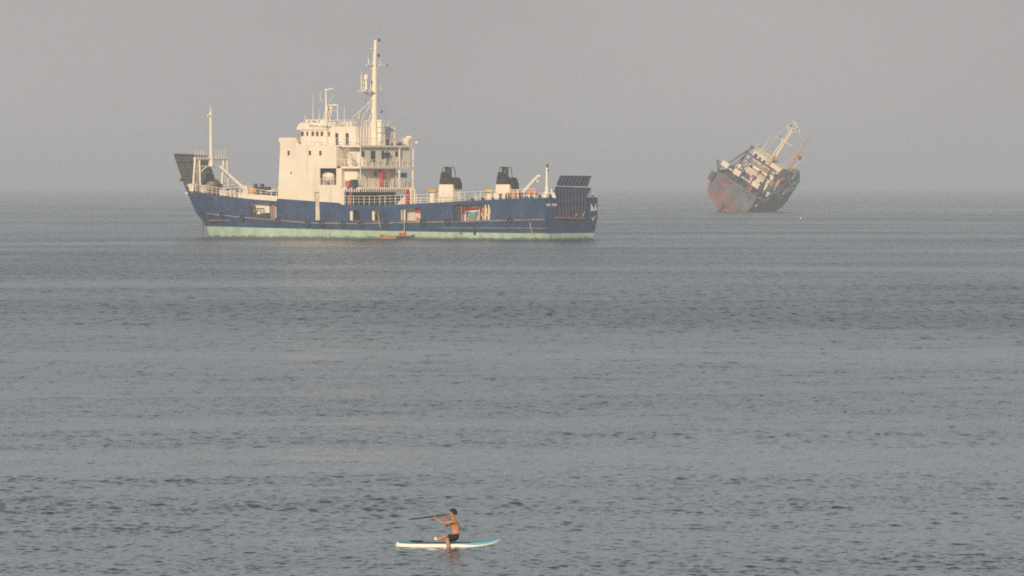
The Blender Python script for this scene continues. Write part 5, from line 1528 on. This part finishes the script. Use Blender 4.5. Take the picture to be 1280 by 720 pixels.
def make_sea():
    # rows of the wave patch are spaced closer near the shore, like the size of what one sees there
    rows = []
    r_ = R_IN
    while r_ < R_OUT:
        rows.append(r_); r_ += max(.13, r_ * r_ * 6.2e-6)
    rows.append(R_OUT); rows = np.array(rows)
    ncol = 760
    ang = np.linspace(-A_W, A_W, ncol)
    RR, AA = np.meshgrid(rows, ang, indexing='ij')
    X = RR * np.sin(AA); Y = RR * np.cos(AA)
    Z = np.zeros_like(X)
    big = wave_tile(97.0, 256, 3.5, 14.0, .030, 1)
    mid = wave_tile(61.0, 512, 1.0, 3.0, .022, 2, 1.0)
    mid2 = wave_tile(37.0, 512, .36, 1.1, .078, 5, .8)
    small = wave_tile(23.0, 512, .20, .6, .120, 3, .7)
    gust = wave_tile(400.0, 256, 9.0, 60.0, 1.0, 4, 3.0)
    G = wave_at(gust, X * .35, Y, .1); G = G / G.std()
    amp = np.clip(1 + .34 * G, .4, 1.8)
    f = lambda a, c: np.clip((c - RR) / (c - a), 0, 1)
    edge = np.clip((A_W - np.abs(AA)) / R(.8), 0, 1) * np.clip((RR - R_IN) / 6, 0, 1) * f(R_OUT - 60, R_OUT)
    Z = (wave_at(big, X, Y, .25) * f(300, R_OUT) + amp * (wave_at(mid, X, Y, .12) + wave_at(mid2, X, Y, -.3)) * f(240, 560) + amp * wave_at(small, X, Y, -.12) * f(150, 330)) * edge
    # rings of small ripples round the board
    bx0, bx1 = SUP.x - 1.45, SUP.x + 1.35
    dx = np.maximum(np.maximum(bx0 - X, X - bx1), 0); dy = np.maximum(np.abs(Y - SUP.y) - .38, 0)
    db = np.hypot(dx, dy)
    Z += .014 * np.sin(2 * math.pi * db / .42 + .8 * np.sin(X * 2.3)) * np.exp(-db / 1.1) * (db < 6)
    nr = len(rows)
    verts = np.stack([X.ravel(), Y.ravel(), Z.ravel()], 1)
    idx = np.arange(nr * ncol).reshape(nr, ncol)
    q = np.stack([idx[:-1, :-1], idx[:-1, 1:], idx[1:, 1:], idx[1:, :-1]], -1).reshape(-1, 4)[:, ::-1]
    # the rest of the sea: flat rings around the patch
    radii = [.5, 40, R_IN, 150, 250, 400, R_OUT, 1000, 2000, 4000, 7000, 11200]
    SEG = 180
    a0 = A_W; ev, ef = [], []
    base = len(verts)
    angs = [a0 + (2 * math.pi - 2 * a0) * i / SEG for i in range(SEG + 1)]     # all round except the patch's own sector
    for r_ in radii:
        for a in angs: ev.append((r_ * math.sin(a), r_ * math.cos(a), 0))
    W1 = SEG + 1
    for j in range(len(radii) - 1):
        for i in range(SEG): ef.append((base + j * W1 + i, base + (j + 1) * W1 + i, base + (j + 1) * W1 + i + 1, base + j * W1 + i + 1))
    base2 = base + len(ev)
    sect = [-a0 + 2 * a0 * i / 24 for i in range(25)]
    for (r1, r2) in [(.5, 40), (40, R_IN)] + [(R_OUT, 1000), (1000, 2000), (2000, 4000), (4000, 7000), (7000, 11200)]:
        o = base + len(ev)
        for r_ in (r1, r2):
            for a in sect: ev.append((r_ * math.sin(a), r_ * math.cos(a), 0))
        for i in range(24): ef.append((o + i, o + 25 + i, o + 26 + i, o + 1 + i))
    V = np.concatenate([verts, np.array(ev)]).astype(np.float32)
    Q = np.concatenate([q, np.array(ef)]).astype(np.int32)
    me = bpy.data.meshes.new('sea')
    me.vertices.add(len(V)); me.vertices.foreach_set('co', V.ravel())
    me.loops.add(len(Q) * 4); me.loops.foreach_set('vertex_index', Q.ravel())
    me.polygons.add(len(Q)); me.polygons.foreach_set('loop_start', np.arange(0, len(Q) * 4, 4, dtype=np.int32))
    me.polygons.foreach_set('use_smooth', np.ones(len(Q), dtype=bool))
    me.update(calc_edges=True)
    me.materials.append(sea_material())
    if me.polygons[len(q) // 2].normal.z < 0: me.flip_normals()
    o = bpy.data.objects.new('sea', me); COL.objects.link(o)
    return o


sea = make_sea(); tag(sea, kind='structure')

# =========================================================================== HAZE
hz = MB(); hz.box(-11600, 11600, -11600, 11600, -1.0, 46)
hm = bpy.data.materials.new('sea_haze'); hm.use_nodes = True; nt = hm.node_tree
nt.nodes.remove(nt.nodes['Principled BSDF'])
pv = nt.nodes.new('ShaderNodeVolumePrincipled')
pv.inputs['Color'].default_value = (0.715, 0.79, 0.90, 1)
pv.inputs['Density'].default_value = 2.8e-4
pv.inputs['Anisotropy'].default_value = 0.0
nt.links.new(pv.outputs['Volume'], nt.nodes['Material Output'].inputs['Volume'])
haze = hz.build('haze', hm); tag(haze, kind='stuff')

# =========================================================================== SKY, SUN, CAMERA
SUN_EL, SUN_AZ = R(19), math.atan2(-0.975, -0.222)       # direction towards the sun: behind the camera, to the left
w = bpy.data.worlds.new('World'); SC.world = w; w.use_nodes = True; nt = w.node_tree
bg = nt.nodes['Background']; bg.inputs['Strength'].default_value = 0.1
sky = nt.nodes.new('ShaderNodeTexSky'); sky.sky_type = 'NISHITA'; sky.sun_disc = False
sky.sun_elevation = SUN_EL; sky.sun_rotation = math.pi / 2 - SUN_AZ
sky.dust_density = 5.0; sky.air_density = 1.2
tc = nt.nodes.new('ShaderNodeTexCoord'); sp = nt.nodes.new('ShaderNodeSeparateXYZ'); nt.links.new(tc.outputs['Generated'], sp.inputs[0])
ramp_ = nt.nodes.new('ShaderNodeValToRGB')             # grey haze layer of the sky, thinning upward
cr = ramp_.color_ramp; cr.elements[0].position = 0.0; cr.elements[0].color = (4.48, 4.29, 4.24, 1)
cr.elements[1].position = 1.0; cr.elements[1].color = (1.8, 2.1, 2.6, 1)
e = cr.elements.new(.05); e.color = (4.48, 4.29, 4.24, 1)
e = cr.elements.new(.12); e.color = (5.3, 5.65, 5.95, 1)
e = cr.elements.new(.24); e.color = (5.95, 6.5, 6.9, 1)
e = cr.elements.new(.5); e.color = (2.6, 2.85, 3.2, 1)
nt.links.new(sp.outputs['Z'], ramp_.inputs['Fac'])
mr = nt.nodes.new('ShaderNodeMapRange'); mr.inputs['From Min'].default_value = 0.05; mr.inputs['From Max'].default_value = 0.6
mr.inputs['To Min'].default_value = 1.0; mr.inputs['To Max'].default_value = 0.72
nt.links.new(sp.outputs['Z'], mr.inputs['Value'])
mx_ = nt.nodes.new('ShaderNodeMix'); mx_.data_type = 'RGBA'
nt.links.new(mr.outputs['Result'], mx_.inputs['Factor']); nt.links.new(sky.outputs['Color'], mx_.inputs['A']); nt.links.new(ramp_.outputs['Color'], mx_.inputs['B'])
cn = nt.nodes.new('ShaderNodeTexNoise'); cn.inputs['Scale'].default_value = 7.0; cn.inputs['Detail'].default_value = 3       # uneven thin overcast
cm = nt.nodes.new('ShaderNodeMapping'); cm.inputs['Scale'].default_value = (1, 1, 2.2); cm.inputs['Location'].default_value = (.35, 0, .1)
nt.links.new(tc.outputs['Generated'], cm.inputs['Vector']); nt.links.new(cm.outputs['Vector'], cn.inputs['Vector'])
cv = nt.nodes.new('ShaderNodeMapRange'); cv.inputs['From Min'].default_value = .35; cv.inputs['From Max'].default_value = .65; cv.inputs['To Min'].default_value = .93; cv.inputs['To Max'].default_value = 1.05
nt.links.new(cn.outputs['Fac'], cv.inputs['Value'])
sv_ = nt.nodes.new('ShaderNodeVectorMath'); sv_.operation = 'SCALE'; nt.links.new(mx_.outputs['Result'], sv_.inputs[0]); nt.links.new(cv.outputs['Result'], sv_.inputs['Scale'])
nt.links.new(sv_.outputs['Vector'], bg.inputs['Color'])

sl = bpy.data.lights.new('sun', 'SUN'); sl.energy = 4.35; sl.angle = R(.5); sl.color = (1.0, .80, .56)
so = bpy.data.objects.new('sun', sl); COL.objects.link(so)
dv = Vector((math.cos(SUN_AZ) * math.cos(SUN_EL), math.sin(SUN_AZ) * math.cos(SUN_EL), math.sin(SUN_EL)))
so.rotation_euler = dv.to_track_quat('Z', 'Y').to_euler(); so.location = (-200, -200, 150)

cd = bpy.data.cameras.new('camera'); co = bpy.data.objects.new('camera', cd); COL.objects.link(co)
co.location = (0, 0, CAM_H); co.rotation_euler = (R(90), 0, 0)
cd.sensor_width = 36; cd.lens = FOC / 1280 * 36
cd.shift_y = -(360 - HORIZ) / 1280
cd.clip_start = 1.0; cd.clip_end = 40000
SC.camera = co
SC.view_settings.view_transform = 'Standard'; SC.view_settings.look = 'None'; SC.view_settings.exposure = 0.0; SC.view_settings.gamma = 1.0
SC.view_settings.use_curve_mapping = False
SC.cycles.use_denoising = False
SC.cycles.use_adaptive_sampling = False
SC.cycles.filter_width = 1.8
SC.cycles.volume_bounces = 1
SC.cycles.max_bounces = 6
